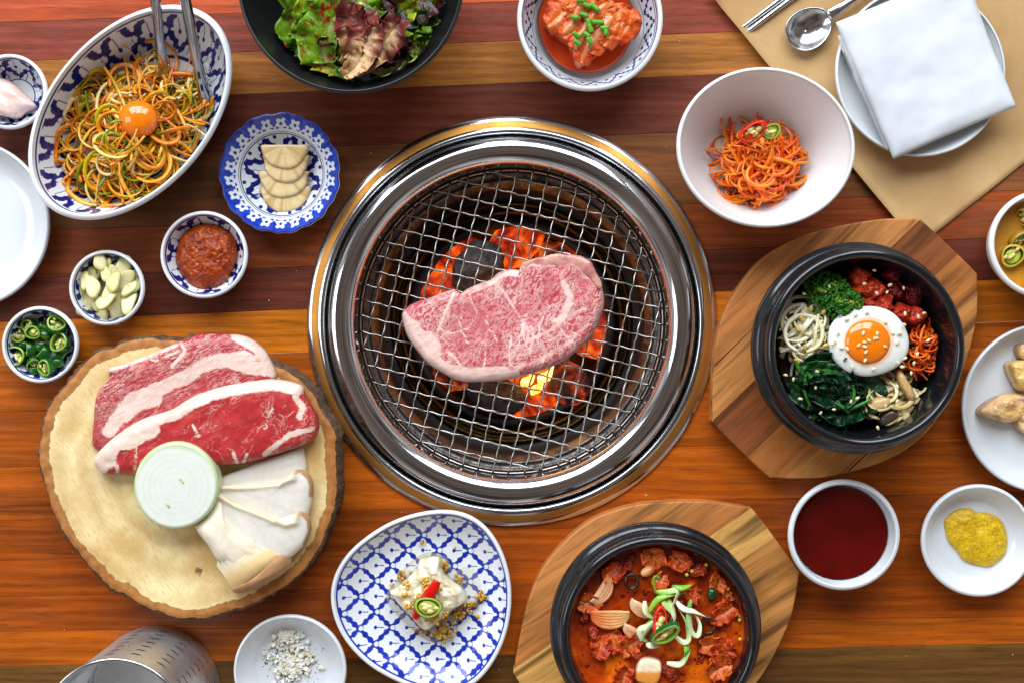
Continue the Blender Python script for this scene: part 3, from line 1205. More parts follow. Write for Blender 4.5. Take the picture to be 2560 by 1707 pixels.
M['acacia'] = board_mat()
BO = B2([(1075, 38), (1190, 42), (1245, 75), (1500, 320), (1530, 370), (1533, 500), (1520, 650), (1440, 920), (1300, 1180), (1150, 1330), (960, 1430), (700, 1500), (540, 1512), (380, 1508), (320, 1480),
         (50, 1220), (28, 1160), (28, 950), (40, 780), (80, 600), (180, 420), (330, 250), (560, 130), (800, 70), (980, 42)])
BC = (2112.6, 870.7)
BZ = 0.018


def board(outline_px, label, ang, strips, seed):
    """strips: (offset across grain in px, colour) glued boards; grain runs along ang"""
    w = catmull(PP(outline_px, BZ), 200)
    c = w.mean(0)
    root = thing('wooden_board', label, 'board', (c[0], c[1], 0), 'wooden boards under the stone pots')
    root.rotation_euler = (0, 0, ang)
    ca, sa = cos(-ang), sin(-ang)
    loc = (w - c) @ np.array([[ca, -sa], [sa, ca]]).T
    # clip the outline into strips along local x
    edges = [s[0] * px_ for s in strips] + [1.0]
    for k, (off, colr) in enumerate(strips):
        lo, hi = off * px_, edges[k + 1]
        poly = [tuple(p) for p in loc]
        for sgn, lim in ((1, lo), (-1, hi)):
            out = []
            for a, b in zip(poly, poly[1:] + poly[:1]):
                da, db = sgn * (a[1] - lim), sgn * (b[1] - lim)
                if da >= 0:
                    out.append(a)
                if da * db < 0:
                    t = da / (da - db)
                    out.append((a[0] + (b[0] - a[0]) * t, a[1] + (b[1] - a[1]) * t))
            poly = out
            if not poly:
                break
        if len(poly) < 3:
            continue
        bm = bmesh.new()
        vs = [bm.verts.new((x, y, 0.0)) for x, y in poly]
        bm.faces.new(vs)
        bmesh.ops.remove_doubles(bm, verts=bm.verts, dist=1e-5)
        fc = bm.faces[:]
        r = bmesh.ops.extrude_face_region(bm, geom=fc)
        bmesh.ops.translate(bm, verts=[e for e in r['geom'] if isinstance(e, bmesh.types.BMVert)], vec=(0, 0, BZ))
        bmesh.ops.recalc_face_normals(bm, faces=bm.faces)
        # round only the outer edge of the top
        te = [e for e in bm.edges if all(v.co.z > BZ * 0.9 for v in e.verts) and not all(min(abs(v.co.y - lo), abs(v.co.y - hi)) < 1e-6 for v in e.verts)]
        bmesh.ops.bevel(bm, geom=te, offset=0.0014, segments=3, affect='EDGES', profile=0.5)
        me = bpy.data.meshes.new('stave')
        bm.to_mesh(me)
        bm.free()
        ca_ = me.color_attributes.new('Col', 'FLOAT_COLOR', 'POINT')
        ca_.data.foreach_set('color', np.tile(np.append(lin(*colr), 1.0), len(me.vertices)).astype(np.float32))
        me.materials.append(M['acacia'])
        o = bpy.data.objects.new('stave', me)
        o.parent = root
        COL.objects.link(o)
    return root


board(BO, 'wooden board under the stone pot of rice and vegetables', radians(44), [(-400, (200, 136, 76)), (-228, (196, 130, 70)), (-128, (182, 112, 56)), (-30, (142, 80, 42)), (95, (194, 128, 68)), (190, (182, 114, 60))], 1)
dth = radians(44.2 - 34.4)
BO2 = []
for x, y in BO:
    dx, dy = x - BC[0], y - BC[1]
    BO2.append((1640.7 + dx * cos(dth) - dy * sin(dth), 1556.6 + dx * sin(dth) + dy * cos(dth)))
board(BO2, 'wooden board under the stone pot of red stew', radians(34.0), [(-400, (206, 146, 80)), (-250, (198, 134, 70)), (-120, (194, 130, 66)), (8, (224, 168, 90)), (100, (186, 116, 60)), (172, (192, 124, 66))], 2)


def stone_pot(cx, cy, label):
    """cx,cy: photo centre of the belly flange"""
    c = P(cx, cy, 0.058)
    prof = [(0.0003, 0.0185), (0.055, 0.0185), (0.058, 0.021), (0.075, 0.032), (0.0848, 0.046), (0.0866, 0.053), (0.0868, 0.058), (0.0858, 0.0615), (0.0838, 0.0635), (0.0815, 0.0645), (0.0798, 0.067),
            (0.0796, 0.074), (0.0800, 0.080), (0.0796, 0.0855), (0.0780, 0.0885), (0.0760, 0.0895), (0.0738, 0.0888), (0.0722, 0.086), (0.0712, 0.080), (0.0702, 0.070), (0.067, 0.050), (0.060, 0.035), (0.048, 0.027), (0.0003, 0.026)]
    pr = np.array(prof)
    d = np.concatenate([[0], np.cumsum(np.hypot(np.diff(pr[:, 0]), np.diff(pr[:, 1])))])
    sm = catmull(pr, 90, closed=False)
    V, F, _ = lathe(sm, c, 160)
    o = mesh('stone_pot', V, F, M['stone_black'], None, (c[0], c[1], 0.0185))
    tag(o, label, 'pot', 'black stone pots')
    return c


POT1 = stone_pot(2142, 870, 'black stone pot of rice topped with fried egg and vegetables')
POT2 = stone_pot(1639, 1568, 'black stone pot of red kimchi stew')

# ------------------------------------------------------------------ perforated utensil holder
hc = P(284, 1828, 0.13)
HRAD = L(179, 0.13)
HH = 0.13
holder = thing('utensil_holder', 'tall perforated steel utensil holder by the log slice', 'utensil holder', (hc[0], hc[1], 0))
V, F = [], []
NC, NR = 16, 7
zlo, zhi = 0.012, 0.112


def cyl(a, z, r=HRAD):
    return (hc[0] + r * cos(a), hc[1] + r * sin(a), z)


for ic in range(NC):
    for ir in range(NR):
        a0, a1 = 2 * pi * ic / NC, 2 * pi * (ic + 1) / NC
        z0_, z1_ = zlo + (zhi - zlo) * ir / NR, zlo + (zhi - zlo) * (ir + 1) / NR
        am, zm = (a0 + a1) / 2, (z0_ + z1_) / 2
        base = len(V)
        m = 24
        skip = False
        for k in range(m):
            th = 2 * pi * k / m
            ct, st = cos(th), sin(th)
            sc = 1 / max(abs(ct), abs(st))
            V.append(cyl(am + (a1 - a0) / 2 * ct * sc, zm + (z1_ - z0_) / 2 * st * sc))
        for k in range(m):
            th = 2 * pi * k / m
            V.append(cyl(am + 0.082 * cos(th) * (0.6 + 0.4 * abs(cos(th))), zm + 0.0017 * sin(th)))
        F += [(base + k, base + (k + 1) % m, base + m + (k + 1) % m, base + m + k) for k in range(m)]
        if skip:
            F.append(tuple(base + m + k for k in range(m)))
m = NC * 4
for za, zb in ((0.0015, zlo), (zhi, HH - 0.002)):
    base = len(V)
    for z in (za, zb):
        V += [cyl(2 * pi * k / m, z) for k in range(m)]
    F += [(base + k, base + (k + 1) % m, base + m + (k + 1) % m, base + m + k) for k in range(m)]
o = mesh('wall', V, F, M['steel_brushed'], holder)
wb = bmesh.new(); wb.from_mesh(o.data)
bmesh.ops.remove_doubles(wb, verts=wb.verts, dist=2e-5)
bmesh.ops.recalc_face_normals(wb, faces=wb.faces)
wb.to_mesh(o.data); wb.free()
s_ = o.modifiers.new('thickness', 'SOLIDIFY'); s_.thickness = 0.0008; s_.offset = -1; s_.use_rim = False
th = np.linspace(0, 2 * pi, 90)
V, F, _ = tube(np.column_stack([hc[0] + HRAD * np.cos(th), hc[1] + HRAD * np.sin(th), np.full(90, HH - 0.0015)]), 0.0016, 10, up=(0, 0, 1), cap=False)
mesh('rim', V, F, M['steel'], holder)
V, F, _ = lathe([(0.005, 0.003), (HRAD * 0.9, 0.003), (HRAD - 0.001, 0.0045), (HRAD + 0.0003, 0.0015), (HRAD * 0.94, 0.0), (0.004, 0.0005)], hc, 60)
mesh('base', V, F, M['steel_brushed'], holder)
# ------------------------------------------------------------------ raw and grilling beef


def steak_mat(name, lean, lean2, fatc, mscale, stretch, rot, mlo, mhi, amount, pmin=0.25, fnoise=2.1):
    """meat: the 'fat' attribute marks seams and edges, noise gives the marbling"""
    n = NT(name)
    fat = n.attr('fat', 'Fac')
    v = n.coord(stretch, rot)
    warp = n.noise(v, mscale, 6, 0.62, 1.6)
    big = n.noise(n.coord(), 60, 4, 0.6)
    ridge = n.math('ABSOLUTE', n.math('SUBTRACT', warp, 0.5))
    mar = n.node('ShaderNodeMapRange'); n.link(ridge, mar.inputs[0])
    mar.inputs[1].default_value, mar.inputs[2].default_value, mar.inputs[3].default_value, mar.inputs[4].default_value = mlo, mhi, amount, 0.0
    patch = n.ramp(n.noise(n.coord(), 38, 3), [(0.38, pmin), (0.6, 1.0)])
    mm = n.math('MULTIPLY', mar.outputs[0], patch)
    base = n.mix(lean, lean2, n.ramp(big, [(0.35, 0.0), (0.65, 1.0)]))
    fine = n.noise(v, mscale * 3.3, 3)
    base = n.mix(base, tuple(0.62 * x for x in lean), n.ramp(fine, [(0.46, 0.0), (0.70, 0.75)]))
    base = n.mix(base, tuple(np.clip(np.array(lean) * 1.25 + 0.03, 0, 1)), n.ramp(n.noise(v, mscale * 1.7, 4), [(0.5, 0.0), (0.7, 0.5)]))
    f2 = n.math('ADD', fat, n.math('MULTIPLY', n.math('SUBTRACT', n.noise(n.coord(), 110, 6, 0.8, 0.8), 0.5), fnoise))
    fm_ = n.node('ShaderNodeMapRange'); n.link(f2, fm_.inputs[0])
    fm_.inputs[1].default_value, fm_.inputs[2].default_value = 0.36, 0.70
    tot = n.math('MAXIMUM', mm, fm_.outputs[0])
    fcol = n.mix(fatc, tuple(np.array(fatc) * np.array([0.86, 0.66, 0.58])), n.ramp(n.noise(n.coord((1, 3, 1), radians(-25)), 90, 6, 0.7), [(0.42, 0.0), (0.72, 0.9)]))
    n.set(color=n.mix(base, fcol, tot), rough=n.ramp(big, [(0.3, 0.26), (0.7, 0.46)]), sss=0.12, sscale=0.002, spec=0.5)
    n.b.inputs['Subsurface Radius'].default_value = (1.0, 0.35, 0.25)
    n.bump(n.math('ADD', n.math('MULTIPLY', tot, 0.5), fine), 0.30, 0.0010)
    n.bump(n.noise(n.coord(), 90, 5), 0.4, 0.0022)
    return n.m


FATC = lin(238, 214, 200)


def steak(name, label, outline, z0, h, mat, fat_lines, edge_fat=None, seed=0, n=9, zfun=None, lean_spots=(), bump=((0.0016, 60),), rings=40, segs=200):
    """fat_lines: [(pixel polyline, half width px, strength)]"""
    w = PP(outline, z0 + h)
    V, F, t = lump(w, z0, h, rings, segs, n, bump, seed=seed, zfun=zfun, tpow=0.7)
    k = H * S / (H - V[:, 2])
    X = V[:, 0] * k + 1280
    Y = 853.5 - V[:, 1] * k
    fat = np.zeros(len(V))
    for pl_, wd, st in fat_lines:
        d = seg_dist(X, Y, pl_)
        fat = np.maximum(fat, st * (1 - smooth(wd * 0.55, wd * 1.25, d)))
    if edge_fat is not None:
        fat = np.maximum(fat, edge_fat(X, Y, t))
    for (sx, sy, sr) in lean_spots:
        fat = fat * smooth(sr * 0.7, sr * 1.2, np.hypot(X - sx, Y - sy))
    o = mesh(name, V, F, mat, attrs={'fat': fat})
    tag(o, label, 'beef')
    return o


M['wagyu'] = steak_mat('finely_marbled_beef', lin(200, 68, 82), lin(186, 72, 84), lin(242, 208, 198), 105, (1, 2.0, 1), radians(-50), 0.010, 0.080, 0.85, 0.35, 1.0)
M['beef'] = steak_mat('red_marbled_beef', lin(184, 34, 44), lin(158, 26, 36), lin(234, 206, 194), 75, (1, 5.0, 1), radians(-27), 0.006, 0.045, 0.9)
M['beef2'] = steak_mat('red_lean_beef', lin(192, 48, 48), lin(170, 36, 42), lin(234, 210, 196), 36, (1, 1.8, 1), radians(-35), 0.002, 0.011, 0.8, 0.0)

st_out = C6([(357, 762), (372, 742), (400, 720), (470, 697), (545, 671), (572, 688), (600, 668), (645, 648), (690, 632), (720, 606), (765, 594), (803, 596), (806, 570), (850, 558), (900, 552), (960, 549), (1020, 550),
             (1052, 575), (1066, 612), (1098, 640), (1113, 690), (1113, 735), (1098, 780), (1085, 812), (1060, 850), (1030, 880), (960, 936), (860, 978), (740, 1006), (620, 1014), (560, 1006), (500, 975), (455, 945), (420, 905), (380, 850), (362, 800)])
SZ = GZ + 0.0021


def st_edge(X, Y, t):
    e = smooth(0.94, 0.985, t) * 0.7
    low = smooth(0.80, 0.90, t) * (((Y - 870) > (X - 1050) * -0.9) & (X < 1300)) * 1.0
    rib = 0.55 * smooth(0.83, 0.9, t) * (X > 1290) * (Y < 700)
    return np.maximum(np.maximum(e, low), rib)


r_ = np.random.default_rng(606)
BR = []
for i in range(26):
    x, y = r_.uniform(500, 1010), 0
    mid = 830 - (x - 500) * 0.12
    y = mid + r_.uniform(-130, 110)
    d_ = r_.uniform(0.9, 2.1)
    pl_ = [(x, y)]
    for k in range(4):
        d_ += r_.uniform(-0.6, 0.6)
        x, y = x + 26 * cos(d_), y + 26 * sin(d_)
        pl_.append((x, y))
    BR.append((C6(pl_), r_.uniform(1.8, 3.6), r_.uniform(0.62, 0.85)))
steak('grilling_steak', 'finely marbled pink steak lying on the wire grate', st_out, SZ, 0.0125, M['wagyu'],
      [(C6([(362, 790), (400, 850), (450, 915), (520, 975), (620, 990), (740, 985)]), 24, 1.0), (C6([(375, 790), (430, 835), (470, 890)]), 30, 1.0), (C6([(555, 685), (520, 760), (485, 850), (478, 900)]), 5, 0.8),
       (C6([(700, 640), (745, 690), (800, 780), (830, 830), (820, 880)]), 5, 0.66), (C6([(960, 650), (985, 700), (965, 760), (945, 790)]), 11, 0.8),
       (C6([(830, 860), (900, 830), (960, 780), (1040, 740)]), 6, 0.64), (C6([(610, 690), (640, 760), (600, 830)]), 4, 0.6), (C6([(720, 975), (850, 940), (960, 880), (1050, 800)]), 7, 0.58), (C6([(590, 680), (660, 660), (720, 630)]), 12, 0.6)] + BR,
      st_edge, 3, 16, lean_spots=[(1048, 770, 34), (1070, 810, 20)],
      zfun=lambda x, y, t: 0.0018 * fbm(np.column_stack([x, y, 0 * x]), 26, 3, 5) * (t < 0.9))
# the rolled rib strip along the upper edge of the steak
rp = C6([(812, 585), (880, 572), (960, 566), (1030, 575), (1062, 612), (1098, 665)])
zz = SZ + 0.0105
pts = [P(x, y, zz) for x, y in rp]
V, F, s = tube(pts, [0.002, 0.0052, 0.0058, 0.0055, 0.005, 0.002], 14, flat=0.32, n=60, up=(0, 0, 1))
V += 0.0013 * np.column_stack([fbm(V, 150, 3, 1), fbm(V, 150, 3, 2), fbm(V, 150, 3, 3)])
V[:, 2] += 0.001 * fbm(V, 120, 3, 2)
cc = mixc(lin(214, 164, 146), lin(178, 84, 88), np.clip(0.5 + 1.1 * fbm(V, 130, 3, 8), 0, 1))
o = mesh('rib_cap', V, F, M['wet_smooth'], bpy.data.objects['grilling_steak'], colors=cc)

# log slice
lo_px = B1([(42, 720), (45, 620), (60, 540), (90, 450), (165, 350), (250, 250), (330, 180), (400, 145), (480, 115), (560, 102), (700, 100), (850, 105), (1050, 150), (1235, 225), (1330, 268), (1400, 330), (1470, 420), (1530, 520), (1558, 600),
            (1566, 700), (1565, 880), (1550, 1000), (1505, 1120), (1435, 1240), (1330, 1345), (1200, 1425), (1050, 1490), (920, 1525), (780, 1533), (640, 1495), (520, 1440), (430, 1388), (330, 1300), (250, 1200), (160, 1090), (100, 960), (60, 850)])
LZ = 0.042
lw = catmull(PP(lo_px, LZ), 360)
lc = lw.mean(0)
nrm = (lw - lc) / np.linalg.norm(lw - lc, axis=1)[:, None]
nz3 = np.column_stack([lw, np.zeros(len(lw))])
lw = lw + nrm * (0.0024 * fbm(nz3, 90, 3, 4) + 0.0009 * fbm(nz3, 420, 2, 9))[:, None]
n = NT('cut_log_face')
v = n.coord()
ln_ = n.node('ShaderNodeVectorMath', operation='LENGTH'); n.link(n.coord((1, 1.05, 0)), ln_.inputs[0])
dist = n.math('ADD', n.math('MULTIPLY', ln_.outputs['Value'], 260.0), n.math('MULTIPLY', n.noise(v, 18, 4), 9.0))
rg = n.math('ADD', n.math('MULTIPLY', n.math('SINE', dist), 0.5), 0.5)
tt_ = n.attr('rim', 'Fac')
face = n.mix(tuple(lin(240, 220, 166)), tuple(lin(214, 174, 108)), n.ramp(n.noise(v, 17, 6, 0.66), [(0.40, 0.0), (0.66, 1.0)]))
face = n.mix(face, tuple(lin(190, 148, 84)), n.math('MULTIPLY', rg, n.ramp(n.noise(v, 30, 3), [(0.35, 0.12), (0.65, 0.6)])))
face = n.mix(face, tuple(lin(168, 124, 62)), n.ramp(n.noise(n.coord((1, 7, 1), 0.9), 120, 4), [(0.52, 0.0), (0.72, 0.45)]))
bark_in = n.mix(tuple(lin(186, 124, 62)), tuple(lin(150, 92, 44)), n.ramp(n.noise(v, 120, 5), [(0.35, 0.0), (0.65, 1.0)]))
e = n.math('ADD', tt_, n.math('MULTIPLY', n.math('SUBTRACT', n.noise(v, 60, 5), 0.5), 0.075))
m1 = n.node('ShaderNodeMapRange'); n.link(e, m1.inputs[0]); m1.inputs[1].default_value, m1.inputs[2].default_value = 0.935, 0.942
m2 = n.math('SUBTRACT', 1.0, n.math('MULTIPLY', n.math('ABSOLUTE', n.math('SUBTRACT', e, 0.937)), 180.0))
col = n.mix(face, bark_in, m1.outputs[0])
col = n.mix(col, tuple(lin(96, 60, 30)), n.math('MAXIMUM', n.math('MULTIPLY', m2, 0.8), 0.0))
n.set(color=col, rough=0.62, spec=0.3)
n.bump(n.noise(v, 260, 5), 0.2, 0.0008)
n.bump(rg, 0.05, 0.0006)
kd = n.node('ShaderNodeVectorMath', operation='DISTANCE')
kq = P(*B1([(860, 1290)])[0], LZ)
kd.inputs[1].default_value = (kq[0] - lc[0], kq[1] - lc[1], LZ)
n.link(n.tc.outputs['Object'], kd.inputs[0])
kk = n.math('ADD', n.math('MULTIPLY', kd.outputs['Value'], 120.0), n.math('MULTIPLY', n.noise(v, 240, 4), 1.2))
col = n.mix(tuple(lin(104, 58, 26)), col, n.ramp(kk, [(0.78, 0.15), (0.98, 0.65), (1.0, 1.0)]))
n.set(color=col)
M['log_face'] = n.m
M['bark'] = plain('rough_bark', lin(92, 66, 44), rough=0.9, var=0.75, vscale=150, bump=1.0, bscale=170, bdist=0.004, stretch=(1, 1, 0.6))
log = thing('log_slice', 'round slice of log with bark used as a meat board', 'log slice', (lc[0], lc[1], 0))
segs, rings = len(lw), 60
V = [[lc[0], lc[1], LZ]]
tv = [0.0]
for k in range(1, rings + 1):
    t = (k / rings) ** 0.75
    q = lc + (lw - lc) * t
    for p in q:
        V.append([p[0], p[1], LZ - (0.0012 * smooth(0.975, 1.0, t))])
        tv.append(t)
V = np.array(V)
V[1:, 2] += 0.0004 * fbm(V[1:], 40, 3, 2)
F = [(0, 1 + (i + 1) % segs, 1 + i) for i in range(segs)] + grid_faces(segs, rings, True, 1)
mesh('cut_face', V, F, M['log_face'], log, attrs={'rim': tv})
V = []
zs = [LZ - 0.0012, LZ - 0.003, 0.032, 0.026, 0.02, 0.014, 0.008, 0.003, 0.0]
for j, z in enumerate(zs):
    g = 0.0026 if 0 < j < len(zs) - 1 else 0.0
    a3 = np.column_stack([lw, np.full(segs, z)])
    q = lw + nrm * ((0.0018 if j else 0.0) + g * fbm(a3, 130, 3, 6) + 0.0012 * (j > 0) * fbm(a3, 380, 2, 16))[:, None]
    V.append(np.column_stack([q, np.full(segs, z)]))
mesh('bark', np.concatenate(V), grid_faces(segs, len(zs)), M['bark'], log)
A_out = B1([(375, 245), (440, 230), (560, 185), (700, 130), (800, 90), (880, 65), (1000, 70), (1060, 75), (1120, 95), (1190, 150), (1225, 210), (1247, 255), (1250, 300), (1200, 360), (1000, 440), (750, 540), (520, 640), (380, 690), (310, 672), (288, 630), (298, 520), (305, 420), (332, 350), (372, 312), (380, 275)])
steak('beef_slice', 'well marbled red beef slice lying behind the leaner one', A_out, LZ + 0.0006, 0.012, M['beef'],
      [(B1([(400, 570), (440, 510), (520, 410), (650, 355), (790, 295), (900, 225), (1000, 205), (1130, 245), (1225, 250)]), 20, 1.0), (B1([(480, 470), (540, 420), (620, 400)]), 28, 1.0), (B1([(1060, 85), (1150, 130), (1215, 210), (1240, 270)]), 17, 0.95),
       (B1([(380, 255), (470, 230), (600, 185), (740, 125)]), 9, 0.75), (B1([(300, 640), (305, 500), (320, 400)]), 6, 0.75), (B1([(770, 120), (790, 160), (720, 240)]), 5, 0.8), (B1([(560, 190), (640, 210), (760, 160)]), 4, 0.7), (B1([(1000, 200), (1090, 180), (1140, 200)]), 14, 0.8)],
      None, 11, 10)
B_out = B1([(292, 722), (330, 672), (420, 592), (550, 512), (700, 462), (820, 392), (960, 342), (1130, 312), (1260, 305), (1380, 335), (1402, 390), (1450, 470), (1470, 525), (1465, 580), (1430, 632), (1300, 682), (1210, 707), (1180, 722), (1060, 747), (940, 758), (800, 790), (650, 812), (530, 812), (430, 802), (340, 802), (302, 765)])
steak('beef_slice', 'lean red beef slice with a white fat edge beside the onion', B_out, LZ + 0.0075, 0.0135, M['beef2'],
      [(B1([(308, 750), (350, 690), (430, 610), (560, 530), (740, 478), (840, 410), (960, 365), (1130, 335), (1290, 325), (1370, 350)]), 21, 1.0), (B1([(330, 770), (400, 720), (470, 640), (620, 560)]), 22, 1.0),
       (B1([(1360, 400), (1400, 450), (1380, 500)]), 10, 0.85), (B1([(1450, 560), (1330, 590), (1240, 660), (1200, 690)]), 8, 0.85), (B1([(1240, 455), (1215, 500), (1205, 560)]), 4, 0.75), (B1([(830, 540), (860, 600)]), 4, 0.7), (B1([(1040, 690), (1060, 735)]), 6, 0.8), (B1([(1110, 690), (1090, 735)]), 5, 0.75), (B1([(430, 660), (440, 790)]), 6, 0.8), (B1([(540, 650), (530, 800)]), 5, 0.7)],
      None, 17, 10, lean_spots=[(80 + 480 / 2.064, 800 + 715 / 2.064, 24)], zfun=lambda x, y, t: -0.004 * smooth(0.0, 0.05, (lc[1] + 0.03) - y))

# onion
oc = P(*B1([(741, 851)])[0], LZ + 0.026)
orad = L(105, LZ + 0.026)


def onion_paint(T, t, V):
    x, y = V[:, 0] - oc[0], V[:, 1] - oc[1]
    r = np.hypot(x, y + 0.002) / orad + 0.05 * fbm(V, 40, 2, 3)
    k = 0.5 + 0.5 * np.sin(r * 42 + 0.6 * np.sin(T * 2))
    k = k ** 4 * smooth(0.05, 0.3, r) * np.clip(0.55 + 0.6 * fbm(V, 60, 2, 7), 0.1, 1)
    c = mixc(lin(222, 224, 214), lin(206, 213, 192), k * 0.6)
    c = mixc(c, lin(188, 204, 156), smooth(0.90, 1.0, r) * 0.8)
    return np.where((V[:, 2] < LZ + 0.0255)[:, None], lin(190, 206, 158), c)


V, F, cc = lathe([(0.0003, LZ + 0.0264, 0), (orad * 0.5, LZ + 0.0262, 0.5), (orad * 0.93, LZ + 0.0258, 1), (orad * 0.985, LZ + 0.0248, 1.1), (orad, LZ + 0.023, 1.2), (orad * 1.02, LZ + 0.012, 1.5), (orad * 0.9, LZ + 0.001, 1.8), (orad * 0.85, LZ + 0.0005, 2)], oc, 140, 0.0006,
                 lambda T, t: 1 + 0.012 * np.sin(2 * T + 0.8), paint=onion_paint, sy=1.05)
on = mesh('onion_slice', V, F, painted('raw_onion', rough=0.22, var=0.04, vscale=120, sss=0.25, sscale=0.004, bump=0.05, bscale=250), None, (oc[0], oc[1], LZ + 0.0005), cc)
tag(on, 'thick round slice of white onion on the log slice', 'onion')
for (x, y), ang_, ln2 in ((B1([(770, 825)])[0], -50, 0.0034), (B1([(700, 952)])[0], -55, 0.0028)):
    c = P(x, y, LZ + 0.0265)
    V, F = ball((0, 0, 0), 1.0, 14, 8, (ln2, 0.0011, 0.0004))
    a = radians(ang_)
    V = V @ np.array([[cos(a), -sin(a), 0], [sin(a), cos(a), 0], [0, 0, 1]]).T + c
    mesh('green_heart', V, F, plain('onion_heart', lin(186, 208, 130), 0.4, 0.25, 500), on)

# king oyster mushrooms
M['mush'] = painted('king_oyster_mushroom', rough=0.62, var=0.06, vscale=200, bump=0.12, bscale=220, sss=0.15, sscale=0.003, spec=0.25)


def mushroom(outline, z0, h, label, tip_pts, tip_w, seed, fold=None):
    w = PP(outline, z0 + h)
    V, F, t = lump(w, z0, h, 30, 160, 7, ((0.0006, 70),), seed=seed)
    k = H * S / (H - V[:, 2])
    X = V[:, 0] * k + 1280
    Y = 853.5 - V[:, 1] * k
    q = B1([(950, 850)])[0]
    an = np.arctan2(Y - q[1], X - q[0])
    fib = 0.5 + 0.5 * fbm(np.column_stack([an * 26, np.hypot(X - q[0], Y - q[1]) * 0.01, 0 * an]), 1.0, 3, seed)
    c = mixc(lin(226, 222, 214), lin(206, 194, 176), np.clip(fib, 0, 1) * 0.7)
    c = mixc(c, lin(226, 206, 172), smooth(0.86, 1.0, t) * 0.7)
    if tip_pts is not None:
        d = seg_dist(X, Y, tip_pts)
        c = mixc(c, lin(172, 130, 92), 1 - smooth(tip_w * 0.6, tip_w * 1.2, d))
    if fold is not None:
        d = seg_dist(X, Y, fold)
        V[:, 2] += 0.0030 * np.exp(-(d / 9.0) ** 2) * (t < 1.0)
        c = mixc(c, lin(232, 210, 172), 0.8 * np.exp(-(d / 8.0) ** 2))
    o = mesh('mushroom_slice', V, F, M['mush'], colors=c)
    tag(o, label, 'mushroom', 'king oyster mushroom slices')
    return o


mushroom(B1([(900, 860), (960, 815), (1100, 755), (1280, 690), (1385, 656), (1405, 700), (1415, 780), (1390, 860), (1250, 900), (1000, 920)]), LZ + 0.0005, 0.007, 'white mushroom slice nearest the beef', None, 0, 3)
mushroom(B1([(900, 880), (960, 852), (1150, 850), (1290, 835), (1345, 812), (1338, 790), (1355, 772), (1400, 775), (1432, 810), (1446, 860), (1440, 930), (1425, 1000), (1400, 1070), (1300, 1100), (1100, 1020), (930, 930)]), LZ + 0.005, 0.007,
         'white mushroom slice in the middle of the fan', B1([(1345, 785), (1385, 772), (1428, 808), (1444, 850), (1440, 900)]), 7, 5, fold=B1([(930, 862), (1100, 858), (1280, 840), (1345, 815), (1345, 785)]))
mushroom(B1([(900, 900), (950, 880), (1030, 935), (1160, 985), (1300, 1048), (1350, 1045), (1368, 1020), (1360, 992), (1395, 990), (1428, 1025), (1436, 1075), (1420, 1130), (1385, 1180), (1320, 1235), (1240, 1270), (1120, 1230), (960, 1060)]), LZ + 0.009, 0.007,
         'white mushroom slice lying over the fan', B1([(1362, 990), (1400, 996), (1430, 1035), (1434, 1090), (1410, 1150)]), 7, 7, fold=B1([(930, 885), (1030, 940), (1180, 1000), (1310, 1052), (1358, 1040), (1366, 1000)]))
# the whole half mushroom: stem, gills, cap
mz = LZ + 0.014
root_ = P(*B1([(1080, 1180)])[0], mz)
half = thing('mushroom_half', 'mushroom half with gills and brown cap, in front', 'mushroom', (root_[0], root_[1], LZ), 'king oyster mushroom slices')
V, F, t = lump(PP(B1([(812, 1065), (860, 1000), (945, 915), (985, 985), (1050, 1070), (1150, 1150), (1185, 1200), (1235, 1260), (1150, 1320), (1070, 1330), (1000, 1280), (940, 1255), (890, 1180)]), mz + 0.01), LZ + 0.004, 0.020, 30, 150, 3.5, ((0.0006, 80),), seed=4)
k = H * S / (H - V[:, 2]); X = V[:, 0] * k + 1280; Y = 853.5 - V[:, 1] * k
ax_ = np.array([1200 - 880, 1290 - 980.0]); ax_ /= np.hypot(*ax_)
p0 = B1([(880, 980)])[0]
cr = (X - p0[0]) * -ax_[1] + (Y - p0[1]) * ax_[0]
al = (X - p0[0]) * ax_[0] + (Y - p0[1]) * ax_[1]
fib = 0.5 + 0.5 * fbm(np.column_stack([cr * 0.35, al * 0.03, 0 * al]), 1.0, 3, 3)
c = mixc(lin(240, 232, 216), lin(214, 190, 152), np.clip(fib, 0, 1) * 0.7)
c = mixc(c, lin(222, 186, 132), smooth(120, 200, al) * 0.8)
c = mixc(c, lin(200, 170, 126), smooth(0.86, 1.0, t) * 0.8)
mesh('stem', V, F, M['mush'], half, colors=c)
V, F, t = lump(PP(B1([(965, 1275), (1060, 1235), (1180, 1190), (1225, 1190), (1285, 1215), (1220, 1290), (1130, 1350), (1048, 1392), (1025, 1350)]), mz + 0.006), LZ + 0.004, 0.0155, 16, 90, 4, ((0.0005, 90),), seed=14)
mesh('gill_bed', V, F, M['mush'], half, colors=np.tile(lin(206, 170, 116), (len(V), 1)))
g = Geo()
for i in range(30):
    s = i / 29
    a = np.array(B1([(1000 + 205 * s, 1282 - 100 * s)])[0]) if False else np.array(B1([(992 + 225 * s, 1300 - 105 * s)])[0])
    b = np.array(B1([(1045 + 235 * s, 1392 - 180 * s)])[0])
    zt = LZ + 0.012 + 0.013 * math.sin(pi * (0.12 + 0.76 * s))
    p_ = [P(a[0] - (26 + 10 * ((i * 7) % 5) / 5) * ax_[0], a[1] - (26 + 10 * ((i * 7) % 5) / 5) * ax_[1], zt - 0.0030), P(*((a + b) / 2), zt), P(b[0] + 2, b[1] + 2, zt - 0.003)]
    V, F, sg = tube(p_, [0.0003, 0.0008, 0.0009], 6, n=10)
    g.add(V, F, mixc(lin(238, 228, 208), lin(226, 194, 140), smooth(0.1, 0.6, sg)))
g.build('gills', M['mush'], half)
